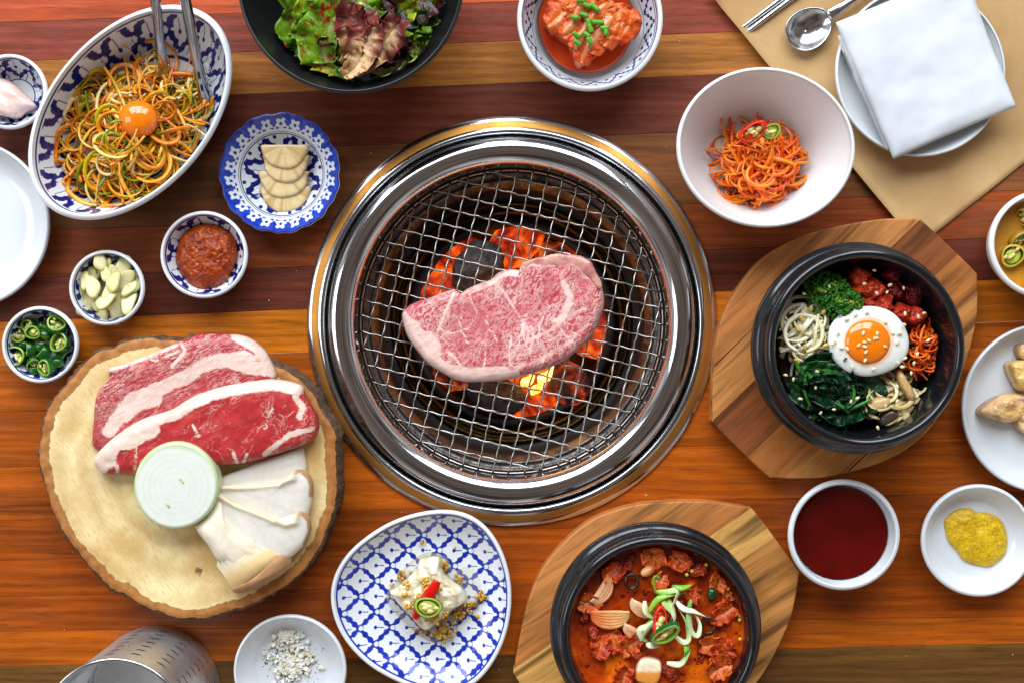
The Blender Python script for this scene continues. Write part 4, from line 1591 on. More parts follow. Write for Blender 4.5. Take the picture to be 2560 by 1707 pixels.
V, F, t = lump(PP(B1([(1003, 1402), (1030, 1385), (1085, 1355), (1150, 1300), (1215, 1240), (1275, 1202), (1305, 1200), (1322, 1225), (1322, 1270), (1290, 1315), (1220, 1355), (1130, 1400), (1060, 1425), (1020, 1422)]), mz + 0.008), LZ + 0.002, 0.023, 26, 130, 2.6, ((0.0008, 90),), seed=9)
c = mixc(lin(186, 142, 100), lin(158, 112, 74), np.clip(0.5 + 0.8 * fbm(V, 120, 3, 5), 0, 1))
c = mixc(c, lin(206, 170, 130), smooth(0.8, 1.0, t) * 0.6)
mesh('cap', V, F, M['mush'], half, colors=c)

# ------------------------------------------------------------------ scallion salad in the oval bowl
oc_, or_ = OV[1], OV[2]
SAL = P(318, 318, 0.03)
sal = thing('scallion_salad', 'tangle of seasoned shredded scallion in the oval bowl', 'salad', (SAL[0], SAL[1], 0.01))
rs = np.random.default_rng(21)
pal = [lin(236, 140, 8), lin(226, 126, 8), lin(232, 150, 12), lin(240, 182, 50), lin(246, 218, 150), lin(190, 172, 16), lin(126, 146, 14), lin(240, 150, 20), lin(70, 96, 14), lin(244, 200, 96), lin(222, 116, 12)]
ca, sa = cos(radians(48.7)), sin(radians(48.7))
for i in range(290):
    while True:
        e = rs.uniform(-1, 1, 2)
        if e @ e < 1:
            break
    lx, ly = e[0] * 195, e[1] * 128
    cx_, cy_ = 326 + lx * ca + ly * sa, 322 - lx * sa + ly * ca
    if lx > 60 and ly < 30 and rs.uniform() < 0.6:
        cx_, cy_ = cx_ - 70, cy_ + 70
    dome = 1 - (e @ e)
    z = 0.012 + 0.028 * dome * rs.uniform(0.3, 1.1) + 0.004 * rs.uniform()
    if math.hypot(cx_ - 344, cy_ - 296) < 62:
        z = min(z, 0.024)
    kind = rs.uniform()
    npt = 12
    if kind < 0.62:
        r0 = rs.uniform(20, 58)
        arc = rs.uniform(1.1, 2.3) * pi
        a0 = rs.uniform(0, 2 * pi)
        tt = np.linspace(0, 1, npt)
        rr = r0 * (1 + 0.45 * (tt - 0.5) * rs.uniform(-1, 1))
        el = rs.uniform(0.55, 1)
        xx, yy = rr * np.cos(a0 + arc * tt), rr * el * np.sin(a0 + arc * tt)
        pa = rs.uniform(0, pi)
        qx, qy = cx_ + xx * cos(pa) - yy * sin(pa), cy_ + xx * sin(pa) + yy * cos(pa)
        qz = z + 0.006 * np.sin(tt * arc + a0) * rs.uniform(0.2, 1)
    else:
        ln2 = rs.uniform(35, 95)
        a0 = rs.uniform(0, 2 * pi)
        bend = rs.uniform(-0.5, 0.5)
        tt = np.linspace(-1, 1, npt)
        qx = cx_ + ln2 * tt * cos(a0) - bend * ln2 * tt ** 2 * sin(a0)
        qy = cy_ + ln2 * tt * sin(a0) + bend * ln2 * tt ** 2 * cos(a0)
        qz = z + 0.003 * np.sin(tt * 3 + a0)
    # keep inside the bowl
    pts = []
    for x, y, zq in zip(qx, qy, qz):
        w = P(x, y, zq)
        d = w[:2] - oc_[:2]
        lxx = (d[0] * ca + d[1] * sa) / or_
        lyy = (-d[0] * sa + d[1] * ca) / (or_ * 200.5 / 313.6)
        rad_ = math.hypot(lxx, lyy)
        if rad_ > 0.84:
            d = d * 0.84 / rad_
            rad_ = 0.84
        zmin = 0.0105 + 0.045 * max(0, (rad_ - 0.66) / 0.34) ** 1.6
        pts.append((oc_[0] + d[0], oc_[1] + d[1], max(zq, zmin)))
    wd = rs.uniform(0.0009, 0.0022) * (1.15 if kind < 0.62 else 1.0)
    V, F, s = tube(pts, [wd * 0.7, wd, wd, wd * 0.8], 6, flat=0.45, n=26, twist=rs.uniform(-2.5, 2.5))
    c1, c2 = pal[rs.integers(len(pal))], pal[rs.integers(len(pal))]
    cc = mixc(c1, c2, smooth(0.2, 0.8, s))
    fl = fbm(V, 420, 2, i) > 0.46
    cc = np.where(fl[:, None], lin(196, 70, 20), cc)
    mesh('scallion_shred', V, F, M['wet_smooth'], sal, colors=cc)
yc = P(343, 297, 0.040)
M['yolk'] = plain('egg_yolk', lin(246, 126, 8), rough=0.10, var=0.06, vscale=90, coat=0.5, sss=0.2, sscale=0.004)
V, F = ball((0, 0, 0), 1, 36, 20, (L(49, 0.034), L(46.5, 0.034), 0.0105))
V = V + np.array([yc[0], yc[1], 0.036])
o = mesh('egg_yolk', V, F, M['yolk'])
tag(o, 'raw orange egg yolk nested in the scallion salad', 'egg yolk')

# tongs resting in the oval bowl
tg = thing('serving_tongs', 'steel tongs with toothed tips resting in the oval bowl', 'tongs', tuple(P(430, 120, 0.05)))


def tong_arm(path, zs_, widths, side, slots=False):
    c = [P(x, y, z) for (x, y), z in zip(path, zs_)]
    c = catmull(np.array(c), 40, False)
    wd = np.interp(np.linspace(0, 1, 40), np.linspace(0, 1, len(widths)), widths)
    tan = np.gradient(c, axis=0)
    tan /= np.linalg.norm(tan, axis=1)[:, None]
    V = []
    m = 9
    for k in range(40):
        a = np.cross(tan[k], (0, 0, 1)); a /= np.linalg.norm(a)
        b = np.cross(a, tan[k])
        for i in range(m):
            u = (i / (m - 1) - 0.5) * 2
            V.append(c[k] + a * u * wd[k] + b * (-0.0035 * abs(u) ** 3))
    F = grid_faces(m, 40, False)
    o = mesh('arm', V, F, M['dark_reflect_steel'], tg)
    s_ = o.modifiers.new('thickness', 'SOLIDIFY'); s_.thickness = 0.0009
    # teeth along one side of the tip
    g = Geo()
    for k in range(27, 39, 2):
        a = np.cross(tan[k], (0, 0, 1)); a /= np.linalg.norm(a)
        e = c[k] + a * side * wd[k] - np.array([0, 0, 0.0035])
        tn = tan[k] * 0.0022
        p = [e - tn, e + tn, e + a * side * 0.0030 - np.array([0, 0, 0.0016]), e + np.array([0, 0, -0.001])]
        g.add(p, [(0, 1, 2), (0, 2, 3), (1, 3, 2), (0, 3, 1)])
    g.build('teeth', M['dark_reflect_steel'], tg, shade=False)
    if slots:
        g = Geo()
        for k in (30, 34):
            cc_ = c[k] + np.array([0, 0, 0.0005])
            V, F, _ = tube([cc_ - tan[k] * 0.0032, cc_, cc_ + tan[k] * 0.0032], 0.0011, 8, flat=0.3)
            g.add(V, F)
        g.build('slot', M['pit_dark'], tg)


tong_arm(C1([(1058, -60), (1062, 40), (1080, 200), (1098, 380), (1112, 515)]), [0.112, 0.104, 0.085, 0.062, 0.040], [0.0044, 0.0044, 0.0042, 0.0044, 0.0052], 1)
tong_arm(C1([(1250, -60), (1275, 40), (1315, 260), (1360, 480), (1408, 685)]), [0.112, 0.104, 0.082, 0.056, 0.034], [0.0044, 0.0046, 0.0044, 0.0046, 0.0058], -1, True)

# radish slices
M['radish'] = painted('pickled_radish', rough=0.24, var=0.06, vscale=260, sss=0.25, sscale=0.004, bump=0.1, bscale=300, coat=0.2)
for i, (cx, y0, wd, hh, lab) in enumerate(((450, 1215, 165, 180, 'bottom pickled radish slice, nearest the dish edge'), (440, 1118, 165, 178, 'third pickled radish slice from the top of the row'), (452, 1010, 152, 190, 'second pickled radish slice from the top of the row'), (445, 945, 155, 158, 'topmost pickled radish half slice lying on the others'))):
    z0 = 0.008 + i * 0.0030
    arc = [(cx - wd, y0)] + [(cx - wd * cos(a) * (1 + 0.035 * sin(7 * a + i * 2)), y0 + 14 + hh * sin(a) * 0.92 * (1 + 0.03 * cos(5 * a + i))) for a in np.linspace(0.12, pi - 0.12, 8)] + [(cx + wd, y0), (cx + wd * 0.5, y0 - 2), (cx, y0 - 4), (cx - wd * 0.5, y0 - 2)]
    w = PP(C2(arc), z0 + 0.005)
    V, F, t = lump(w, z0, 0.0042, 18, 110, 12, ((0.0003, 90),), seed=i)
    ce = PP(C2([(cx, y0 + 5)]), z0)[0]
    an = np.arctan2(V[:, 1] - ce[1], V[:, 0] - ce[0])
    fb = np.clip(0.5 + 0.9 * fbm(np.column_stack([an * 7, 0 * an, 0 * an]), 1, 2, i), 0, 1)
    c = mixc(lin(236, 212, 160), lin(206, 166, 104), fb ** 2 * 0.8)
    c = mixc(c, lin(212, 172, 104), smooth(0.88, 1, t) * 0.7)
    V[:, 2] += 0.02 * (ce[1] - V[:, 1]) * 0.25
    o = mesh('radish_slice', V, F, M['radish'], colors=c)
    tag(o, lab, 'radish', 'pickled radish slices')

# red bean paste
def paste(name, label, cat, outline, z0, h, col1, col2, seed, n=2.2, bump=((0.0016, 120), (0.0009, 330)), mat=None, bits=None, rings=44, segs=160):
    V, F, t = lump(PP(outline, z0 + h * 0.6), z0, h, rings, segs, n, bump, seed=seed)
    c = mixc(col1, col2, np.clip(0.5 + 0.9 * fbm(V, 160, 3, seed + 3), 0, 1))
    if bits is not None:
        c = np.where((fbm(V, 420, 2, seed + 7) > 0.42)[:, None], bits, c)
    o = mesh(name, V, F, mat or M['wet'], colors=c)
    return tag(o, label, cat)


paste('bean_paste', 'chunky red bean paste in a small blue flowered bowl', 'sauce', C5([(1365, 470), (1400, 350), (1500, 265), (1620, 240), (1740, 270), (1830, 350), (1850, 480), (1810, 620), (1740, 720), (1620, 775), (1510, 760), (1420, 670), (1365, 560)]), 0.010, 0.0135,
      lin(172, 68, 10), lin(126, 38, 5), 5, 3.0, bump=((0.0022, 130), (0.0016, 330)), bits=lin(206, 104, 36), rings=60, segs=200)

# garlic slices
M['garlic'] = painted('sliced_garlic', rough=0.3, var=0.05, vscale=300, sss=0.3, sscale=0.003, bump=0.05, bscale=300)
gm = []
for k in range(4):
    a = np.linspace(0, 2 * pi, 18, endpoint=False)
    sh = 1 + 0.10 * np.sin(2 * a + k) + 0.10 * np.cos(3 * a + 2 * k)
    ol = np.column_stack([0.0092 * np.cos(a) * sh, 0.0058 * np.sin(a) * sh])
    V, F, t = lump(ol, 0, 0.0020, 10, 40, 6, ((0.0004, 200),), seed=k)
    V[:, 2] += 3.0 * V[:, 0] ** 2 * (1 if k % 2 else -1)
    c = mixc(lin(240, 230, 176), lin(222, 212, 140), smooth(0.5, 1.0, t))
    gm.append(mesh_data('garlic_slice', V, F, M['garlic'], c))
rs = np.random.default_rng(5)
gpos = C5([(785, 545), (840, 590), (665, 690), (728, 745), (835, 650), (905, 640), (960, 590), (1000, 640), (890, 710), (985, 690), (1020, 745), (850, 800), (830, 850), (1010, 860), (960, 830), (680, 900), (800, 930), (915, 940), (700, 820), (760, 870), (1050, 700), (760, 620), (930, 770), (870, 890), (985, 905), (650, 760), (720, 660)])
gz = [0.026, 0.021, 0.022, 0.0275, 0.026, 0.024, 0.021, 0.018, 0.029, 0.023, 0.022, 0.027, 0.0285, 0.021, 0.018, 0.016, 0.017, 0.016, 0.014, 0.015, 0.02, 0.015, 0.017, 0.016, 0.015, 0.015, 0.017]
for i, ((x, y), z) in enumerate(zip(gpos, gz)):
    o = inst(gm[i % 4], 'garlic_slice', P(x, y, z), (rs.uniform(-0.55, 0.55), rs.uniform(-0.45, 0.45), rs.uniform(0.6, 2.4)), rs.uniform(0.85, 1.25))
    tag(o, 'pale slice of raw garlic piled in the garlic bowl', 'garlic', 'garlic slices in the small bowl')

# green chilli rings
M['pepper'] = painted('green_chilli', rough=0.16, var=0.12, vscale=300, coat=0.4)


def pepper_mesh(r, ln, skin, flesh, inner, elong=1.0, wall=0.2):
    prof = [(r * (1 - wall), ln * 0.5), (r * 0.93, ln * 0.5), (r, ln * 0.44), (r * 1.03, 0), (r, -ln * 0.44), (r * 0.93, -ln * 0.5), (r * (1 - wall), -ln * 0.5), (r * (1 - wall) * 0.98, 0), (r * (1 - wall), ln * 0.5)]
    V, F, _ = lathe(prof, (0, 0), 30, None, lambda T, t: 1 + 0.05 * np.sin(3 * T), sy=elong)
    tt = np.repeat(np.arange(9), 30)
    c = np.where(np.isin(tt, (2, 3, 4))[:, None], skin, np.where(np.isin(tt, (0, 1, 5, 6, 8))[:, None], flesh, inner))
    return V, F, c


def pepper_thing(name, c, r, ln, rot, skin, flesh, label, cat, group, seed, elong=1.0, seedcol=lin(236, 220, 140), core=lin(170, 190, 70)):
    V, F, cc = pepper_mesh(r, ln, skin, flesh, lin(120, 150, 40), elong)
    me = mesh_data(name, V, F, M['pepper'], cc)
    o = inst(me, name, c, rot, 1.0)
    tag(o, label, cat, group)
    g = Geo()
    r2 = np.random.default_rng(seed)
    for k in range(9):
        a, q = r2.uniform(0, 2 * pi), r2.uniform(0, 0.62) * r
        V, F = ball((q * cos(a), q * sin(a) * elong, r2.uniform(-0.1, 0.42) * ln), r * r2.uniform(0.16, 0.30), 8, 5, (1, 0.7, 0.45))
        g.add(V, F, seedcol * r2.uniform(0.8, 1.05))
    V, F = ball((0, 0, -ln * 0.1), 1.0, 12, 6, (r * 0.72, r * 0.72 * elong, ln * 0.2))
    g.add(V, F, core)
    me2 = g.data('seed_core', M['pepper'])
    s_ = bpy.data.objects.new('seed_core', me2)
    s_.parent = o
    COL.objects.link(s_)
    return o


cp = [(225, 1050, 55, 12), (262, 1100, 62, -8), (150, 1125, 66, 15), (350, 1130, 55, 62), (440, 1050, 76, -30), (475, 1185, 80, -10), (335, 1065, 44, 85), (135, 1290, 82, 5), (232, 1235, 58, 60), (320, 1210, 46, 90), (345, 1265, 55, 70), (265, 1340, 60, 40), (370, 1370, 68, 25), (470, 1270, 58, 80), (455, 1340, 46, 90), (265, 1400, 40, 85), (120, 1350, 40, 80), (180, 1200, 46, 80)]
rs = np.random.default_rng(9)
for i, (x, y, d, tilt) in enumerate(cp):
    q = C5([(x, y)])[0]
    z = (0.020 if i in (5, 4, 1, 12) else 0.016) + 0.002 * rs.uniform()
    r = L(d / 3.135, 0.02) * 1.0
    dark = rs.uniform(0.7, 1.1)
    pepper_thing('chilli_ring', P(q[0], q[1], z), r, r * rs.uniform(0.9, 1.5), (radians(tilt), radians(rs.uniform(-15, 15)), rs.uniform(0, 6.28)), lin(24, 84, 26) * dark, lin(132, 176, 52), 'cut ring of fresh green chilli in the small bowl', 'chilli', 'green chilli rings in the small bowl', i, rs.uniform(0.85, 1.0))

# pale meat in the bowl at the edge
for i, (ol, z0, h, lab) in enumerate(((C1([(-120, 560), (-40, 520), (40, 545), (120, 610), (215, 705), (205, 740), (150, 765), (110, 800), (60, 810), (-20, 780), (-120, 760)]), 0.010, 0.012, 'pale pink meat piece with a cut tip in the edge bowl'),
                                       (C1([(-140, 640), (-60, 610), (20, 660), (90, 740), (70, 800), (-10, 790), (-120, 760)]), 0.018, 0.009, 'upper pale pink meat piece in the edge bowl'))):
    V, F, t = lump(PP(ol, z0 + h), z0, h, 24, 100, 4, ((0.0012, 60),), seed=i)
    c = mixc(lin(240, 214, 204), lin(226, 170, 158), np.clip(0.4 + 0.9 * fbm(V * np.array([1, 3, 1]), 45, 3, i), 0, 1))
    o = mesh('meat_piece', V, F, M['wet_smooth'], colors=c)
    tag(o, lab, 'meat')
# ------------------------------------------------------------------ lettuce salad in the black bowl


def leaf(path, width, z_lo, z_hi, cols, seed, parent, ruffle=0.006, freq=22, cup=0.25, rib=0.10, shape=0.75, flecks=0.40, name='leaf', nn=44, mm=25, ribcol=None, reddish=None, thick=0.0004, keep=None, crumple=0.0016):
    """path: photo points base->tip; width px; cols: (inner, outer)"""
    r_ = np.random.default_rng(seed)
    zz = np.linspace(z_lo, z_hi, len(path))
    c = catmull(np.array([P(x, y, z) for (x, y), z in zip(path, zz)]), nn, False)
    tan = np.gradient(c, axis=0)
    tan /= np.linalg.norm(tan, axis=1)[:, None]
    V, C = [], []
    W = width / S / 2
    ph = r_.uniform(0, 6.28, 3)
    for k in range(nn):
        s = k / (nn - 1)
        a = np.cross(tan[k], (0, 0, 1)); a /= np.linalg.norm(a)
        b = np.cross(a, tan[k])
        prof = (0.30 + 0.70 * math.sin(pi * min(1, s ** shape * 0.92) ** 1.0)) if s < 0.98 else 0.45
        for i in range(mm):
            u = (i / (mm - 1) - 0.5) * 2
            ed = abs(u) ** 2.2
            rz = ruffle * ed * (math.sin(freq * s + ph[0] + 2.2 * u) + 0.6 * math.sin(freq * 2.3 * s + ph[1]))
            rx = ruffle * 0.7 * ed * math.sin(freq * 1.4 * s + ph[2])
            p = c[k] + a * u * W * prof + b * (rz + cup * W * (u * u) - 0.0018 * math.exp(-(u / 0.12) ** 2)) + tan[k] * rx
            V.append(p)
            C.append((s, u))
    V = np.array(V)
    su = np.array(C)
    V += crumple * np.column_stack([fbm(V, 85, 3, seed), fbm(V, 85, 3, seed + 1), fbm(V, 85, 3, seed + 2)])
    if keep is not None:
        V = keep(V)
    s, u = su[:, 0], np.abs(su[:, 1])
    k = np.clip(0.5 + 0.8 * fbm(V, 130, 3, seed + 5), 0, 1)
    col = mixc(cols[0], cols[1], np.clip(k * 0.7 + 0.5 * u * s, 0, 1))
    rc = lin(206, 196, 120) if ribcol is None else ribcol
    vein = np.exp(-((u - 0.0) / (rib * (1.2 - s) + 0.012)) ** 2)
    vv = np.exp(-(np.abs(np.sin((s * 9 - u * 1.6) * pi)) / 0.16) ** 2) * 0.35 * (u < 0.85)
    col = mixc(col, rc, np.clip(vein * 0.9 + vv * (1 - s * 0.5), 0, 1))
    if reddish is not None:
        col = mixc(col, reddish, smooth(0.55, 1.0, s + 0.40 * u + 0.35 * fbm(V, 90, 2, seed + 8)) * 0.9)
    fl = fbm(V, 240, 3, seed + 9) > flecks
    col = np.where(fl[:, None], lin(146, 32, 18), col)
    F = grid_faces(mm, nn, False)
    o = mesh(name, V, F, M['leafy'], parent, colors=col)
    sd = o.modifiers.new('thickness', 'SOLIDIFY')
    sd.thickness = thick
    return o


G1, G2, G3 = lin(128, 164, 22), lin(66, 118, 16), lin(26, 66, 16)
YG = lin(184, 190, 40)
sc_ = P(870, 40, 0.04)
salad = thing('lettuce_salad', 'dressed green and red lettuce piled in the black bowl', 'salad', (sc_[0], sc_[1], 0.012))
def in_bowl(V):
    c, R = BB[1], BB[2]
    V = V.copy()
    V[:, 2] = np.maximum(V[:, 2], 0.013)
    d = V[:, :2] - c[:2]
    r = np.hypot(d[:, 0], d[:, 1])
    zz = np.clip((V[:, 2] - 0.010) / 0.075, 0, 1)
    rmax = R * (0.42 + 0.58 * zz ** 0.447) - 0.006
    k = np.minimum(1.0, rmax / np.maximum(r, 1e-6))
    V[:, :2] = c[:2] + d * k[:, None]
    return V


LV = [
    # path (crop2), width px, zlo, zhi, cols, kwargs
    ([(640, 560), (560, 420), (560, 200), (640, -60)], 70, 0.042, 0.066, (G1, G2), dict(ruffle=0.004)),
    ([(560, 520), (620, 330), (640, 100), (720, -60)], 64, 0.038, 0.070, (YG, G1), dict(ruffle=0.005)),
    ([(720, 420), (700, 300), (760, 150), (840, 10)], 78, 0.060, 0.076, (G1, G2), dict(ruffle=0.006, flecks=0.30)),
    ([(640, 260), (680, 340), (720, 420), (780, 440)], 62, 0.060, 0.056, (YG, lin(150, 150, 50)), dict(ruffle=0.007)),
    ([(460, 250), (420, 300), (400, 360), (420, 420)], 42, 0.050, 0.044, (G3, G2), dict(ruffle=0.007, rib=0.05)),
    ([(520, 330), (450, 390), (440, 430), (480, 470)], 40, 0.044, 0.038, (G3, G2), dict(ruffle=0.007, rib=0.05)),
    ([(540, 400), (580, 470), (650, 530), (760, 560)], 66, 0.046, 0.040, (YG, G1), dict(ruffle=0.006)),
    ([(700, 560), (760, 520), (840, 540), (930, 560)], 56, 0.040, 0.040, (G1, G3), dict(ruffle=0.007)),
    ([(860, 590), (960, 560), (1060, 530), (1130, 480)], 66, 0.042, 0.052, (G2, G3), dict(ruffle=0.008)),
    ([(1060, 570), (1130, 520), (1200, 480), (1260, 420)], 74, 0.042, 0.054, (G1, G3), dict(ruffle=0.008)),
    ([(1030, 440), (1130, 410), (1240, 370), (1330, 330)], 60, 0.060, 0.062, (lin(214, 196, 130), G1), dict(ruffle=0.008, rib=0.45, ribcol=lin(226, 210, 160), flecks=0.44)),
    ([(1180, 300), (1260, 250), (1350, 240), (1440, 260)], 74, 0.056, 0.056, (G2, G3), dict(ruffle=0.008)),
    ([(1270, 460), (1350, 420), (1400, 360), (1430, 280)], 54, 0.046, 0.050, (G3, G2), dict(ruffle=0.008)),
    ([(1110, 180), (1200, 120), (1300, 80), (1450, 90)], 80, 0.060, 0.056, (G1, G2), dict(ruffle=0.008)),
    ([(1130, 60), (1240, 30), (1350, -20), (1450, -60)], 80, 0.064, 0.056, (G3, lin(50, 20, 34)), dict(ruffle=0.010, reddish=lin(54, 14, 30))),
    ([(900, 60), (960, 0), (1040, -70), (1100, -130)], 90, 0.070, 0.064, (G2, lin(70, 20, 36)), dict(ruffle=0.010, reddish=lin(70, 16, 34))),
    ([(840, 120), (880, 40), (850, -60), (820, -150)], 90, 0.066, 0.066, (G1, G2), dict(ruffle=0.008)),
    ([(700, 80), (760, 0), (780, -90), (760, -180)], 90, 0.060, 0.060, (G2, G1), dict(ruffle=0.008)),
    # the red frilly leaf on top
    ([(835, 505), (930, 420), (975, 300), (970, 160), (960, 60)], 50, 0.076, 0.086, (lin(220, 190, 136), lin(206, 150, 120)), dict(ruffle=0.007, freq=26, nn=90, mm=31, rib=0.25, ribcol=lin(226, 196, 150), reddish=lin(110, 22, 38), flecks=0.34, shape=1.3)),
    ([(850, 480), (980, 400), (1080, 300), (1170, 180), (1210, 110)], 52, 0.072, 0.082, (lin(214, 186, 128), lin(180, 130, 90)), dict(ruffle=0.008, freq=26, nn=90, mm=31, rib=0.2, ribcol=lin(226, 202, 150), reddish=lin(96, 20, 40), flecks=0.36, shape=1.3)),
    ([(860, 440), (900, 330), (890, 220), (880, 110), (900, 20)], 46, 0.070, 0.084, (lin(200, 160, 110), lin(160, 90, 70)), dict(ruffle=0.008, freq=26, nn=90, mm=31, rib=0.15, reddish=lin(104, 20, 38), flecks=0.36, shape=1.3)),
    ([(1000, 360), (1090, 330), (1180, 310), (1230, 250)], 50, 0.060, 0.066, (lin(70, 20, 30), lin(40, 14, 26)), dict(ruffle=0.009, freq=30, reddish=lin(60, 14, 30))),
    ([(600, 380), (700, 440), (760, 500), (820, 520)], 50, 0.044, 0.044, (lin(60, 40, 20), G3), dict(ruffle=0.007)),
    ([(1300, 330), (1340, 360), (1330, 420), (1280, 470)], 46, 0.058, 0.050, (YG, G1), dict(ruffle=0.008)),
]
for i, (pth, wd, z1, z2, cl, kw) in enumerate(LV):
    kw['ruffle'] = kw.get('ruffle', 0.006) * 0.75
    leaf(C2(pth), wd * 1.75, z1 - 0.008, z2 - 0.008, cl, 100 + i * 13, salad, keep=in_bowl, **kw)
r_ = np.random.default_rng(77)
for i in range(12):
    a = r_.uniform(0.05, pi - 0.05)
    q = r_.uniform(0.5, 0.80)
    x0, y0 = 900 + 560 * q * cos(a), -60 + 690 * q * sin(a) * 0.98
    d_ = r_.uniform(0, 2 * pi)
    ln2 = r_.uniform(50, 95)
    pth = [(x0 - ln2 * cos(d_), y0 - ln2 * sin(d_)), (x0 + r_.uniform(-20, 20), y0 + r_.uniform(-20, 20)), (x0 + ln2 * cos(d_), y0 + ln2 * sin(d_))]
    cl = [(G1, G2), (G2, G3), (YG, G1), (G2, G1), (G3, G2)][i % 5]
    z_ = 0.062 - 0.022 * q + r_.uniform(-0.004, 0.006)
    leaf(C2(pth), r_.uniform(80, 120), z_ - 0.004, z_ + r_.uniform(-0.008, 0.008), cl, 700 + i * 11, salad, keep=in_bowl, ruffle=0.005, freq=18, flecks=0.34, reddish=lin(96, 22, 34) if i % 6 == 5 else None, nn=30, mm=17)
pts = [P(x, y, z) for (x, y), z in zip(C2([(500, 95), (430, 0), (380, -70), (300, -170)]), (0.050, 0.075, 0.094, 0.12))]
V, F, _ = tube(pts, [0.0030, 0.0032, 0.0036, 0.0044], 12, flat=0.3, n=24, up=(0, 0, 1))
o = mesh('serving_spoon_handle', V, F, M['steel'])
tag(o, 'steel utensil handle leaning inside the black salad bowl', 'utensil')

# ------------------------------------------------------------------ kimchi
kc, kr = KB[1], KB[2]
n = NT('red_kimchi_juice')
v = n.coord()
n.set(color=n.ramp(n.noise(v, 26, 4), [(0.35, lin(176, 42, 8)), (0.65, lin(206, 70, 14))]), rough=0.06, coat=0.4, coatr=0.03)
n.bump(n.noise(v, 60, 3), 0.05, 0.001)
M['juice'] = n.m
jz = 0.0205
jc = P(1466, 62, jz)
V, F, t = lump([(jc[0] + L(122, jz) * cos(a) * (1 + 0.03 * sin(3 * a)), jc[1] + L(122, jz) * sin(a)) for a in np.linspace(0, 2 * pi, 40, endpoint=False)], jz - 0.001, 0.001, 10, 80, 8)
o = mesh('kimchi_juice', V, F, M['juice'])
tag(o, 'pool of orange red juice around the kimchi', 'sauce')
M['kimchi'] = painted('kimchi_cabbage', rough=0.16, var=0.2, vscale=330, bump=0.3, bscale=260, bdist=0.001, coat=0.1)
kout = C3([(420, 150), (470, 100), (530, 50), (590, -10), (680, -40), (800, -30), (890, 10), (960, 70), (1010, 140), (990, 190), (930, 250), (860, 270), (800, 330), (720, 390), (655, 430), (620, 400), (600, 330), (560, 270), (490, 220)])
V, F, t = lump(PP(kout, 0.040), 0.018, 0.021, 50, 220, 9, ((0.0030, 45), (0.0016, 110)), seed=12)
d1 = (V[:, 0] * 0.55 + V[:, 1] * 0.83)
fold = np.sin((V[:, 0] * 0.8 - V[:, 1] * 0.55) * 520 + 3.0 * fbm(V, 60, 2, 4))
V[:, 2] += 0.0013 * fold * (t < 0.97)
k = np.clip(0.5 + 0.5 * fold + 0.6 * fbm(V, 70, 3, 3), 0, 1)
c = mixc(lin(206, 70, 26), lin(232, 148, 96), k)
c = np.where((fbm(V, 300, 3, 8) > 0.40)[:, None], lin(160, 26, 12), c)
c = mixc(c, lin(170, 34, 18), smooth(0.88, 1.0, t) * 0.7)
kp = mesh('kimchi_piece', V, F, M['kimchi'], colors=c)
tag(kp, 'folded piece of red kimchi cabbage in its bowl', 'kimchi')
r2 = np.random.default_rng(3)
KF = [([(600, -20), (560, 60), (500, 130), (440, 170)], 100), ([(680, -30), (640, 80), (590, 190), (540, 250)], 90), ([(740, -30), (710, 90), (660, 220), (610, 330)], 84), ([(790, -20), (770, 100), (720, 250), (650, 410)], 84), ([(850, 10), (830, 120), (780, 240), (720, 350)], 84),
      ([(900, 20), (900, 120), (860, 210), (800, 300)], 84), ([(930, 60), (960, 130), (940, 200), (890, 250)], 80), ([(560, 40), (640, 20), (740, 0), (820, 10)], 60)]
for i, (pth, wd) in enumerate(KF):
    leaf(C3(pth), wd * 0.9, 0.0405 + 0.001 * (i % 3), 0.0395, (lin(220, 100, 30), lin(182, 44, 8)), 500 + i * 5, kp, ruffle=0.0022, freq=16, cup=-0.22, rib=0.16, flecks=0.36, name='cabbage_fold', ribcol=lin(236, 160, 92), nn=34, mm=15, thick=0.0008)
M['chive'] = painted('cut_chive', rough=0.35, var=0.12, vscale=400)
for i, (x, y, a) in enumerate(((660, 5, 0), (698, 38, 20), (750, 50, 40), (620, 115, 10), (677, 100, 20), (712, 155, 80), (722, 190, 70), (770, 148, 0), (815, 185, -5), (822, 205, 80), (628, 232, 40), (695, 228, 35), (636, 282, 30), (716, 272, 60))):
    q = C3([(x, y)])[0]
    ln2 = 0.0042 if i not in (2, 7) else 0.006
    V, F, s = tube([(-ln2 * 0.8, 0, 0), (0, 0, 0.0002), (ln2 * 0.8, 0, 0)], 0.0021, 10, n=6)
    cc = mixc(lin(104, 176, 44), lin(60, 138, 34), np.clip(0.5 + fbm(V, 300, 2, i), 0, 1))
    me = mesh_data('chive_piece', V, F, M['chive'], cc)
    o = inst(me, 'chive_piece', P(q[0], q[1], 0.0445), (r2.uniform(-0.2, 0.2), r2.uniform(-0.25, 0.25), radians(-a)))
    tag(o, 'bright green cut chive lying on the kimchi piece', 'chive', 'chives on the kimchi')

# ------------------------------------------------------------------ carrot salad


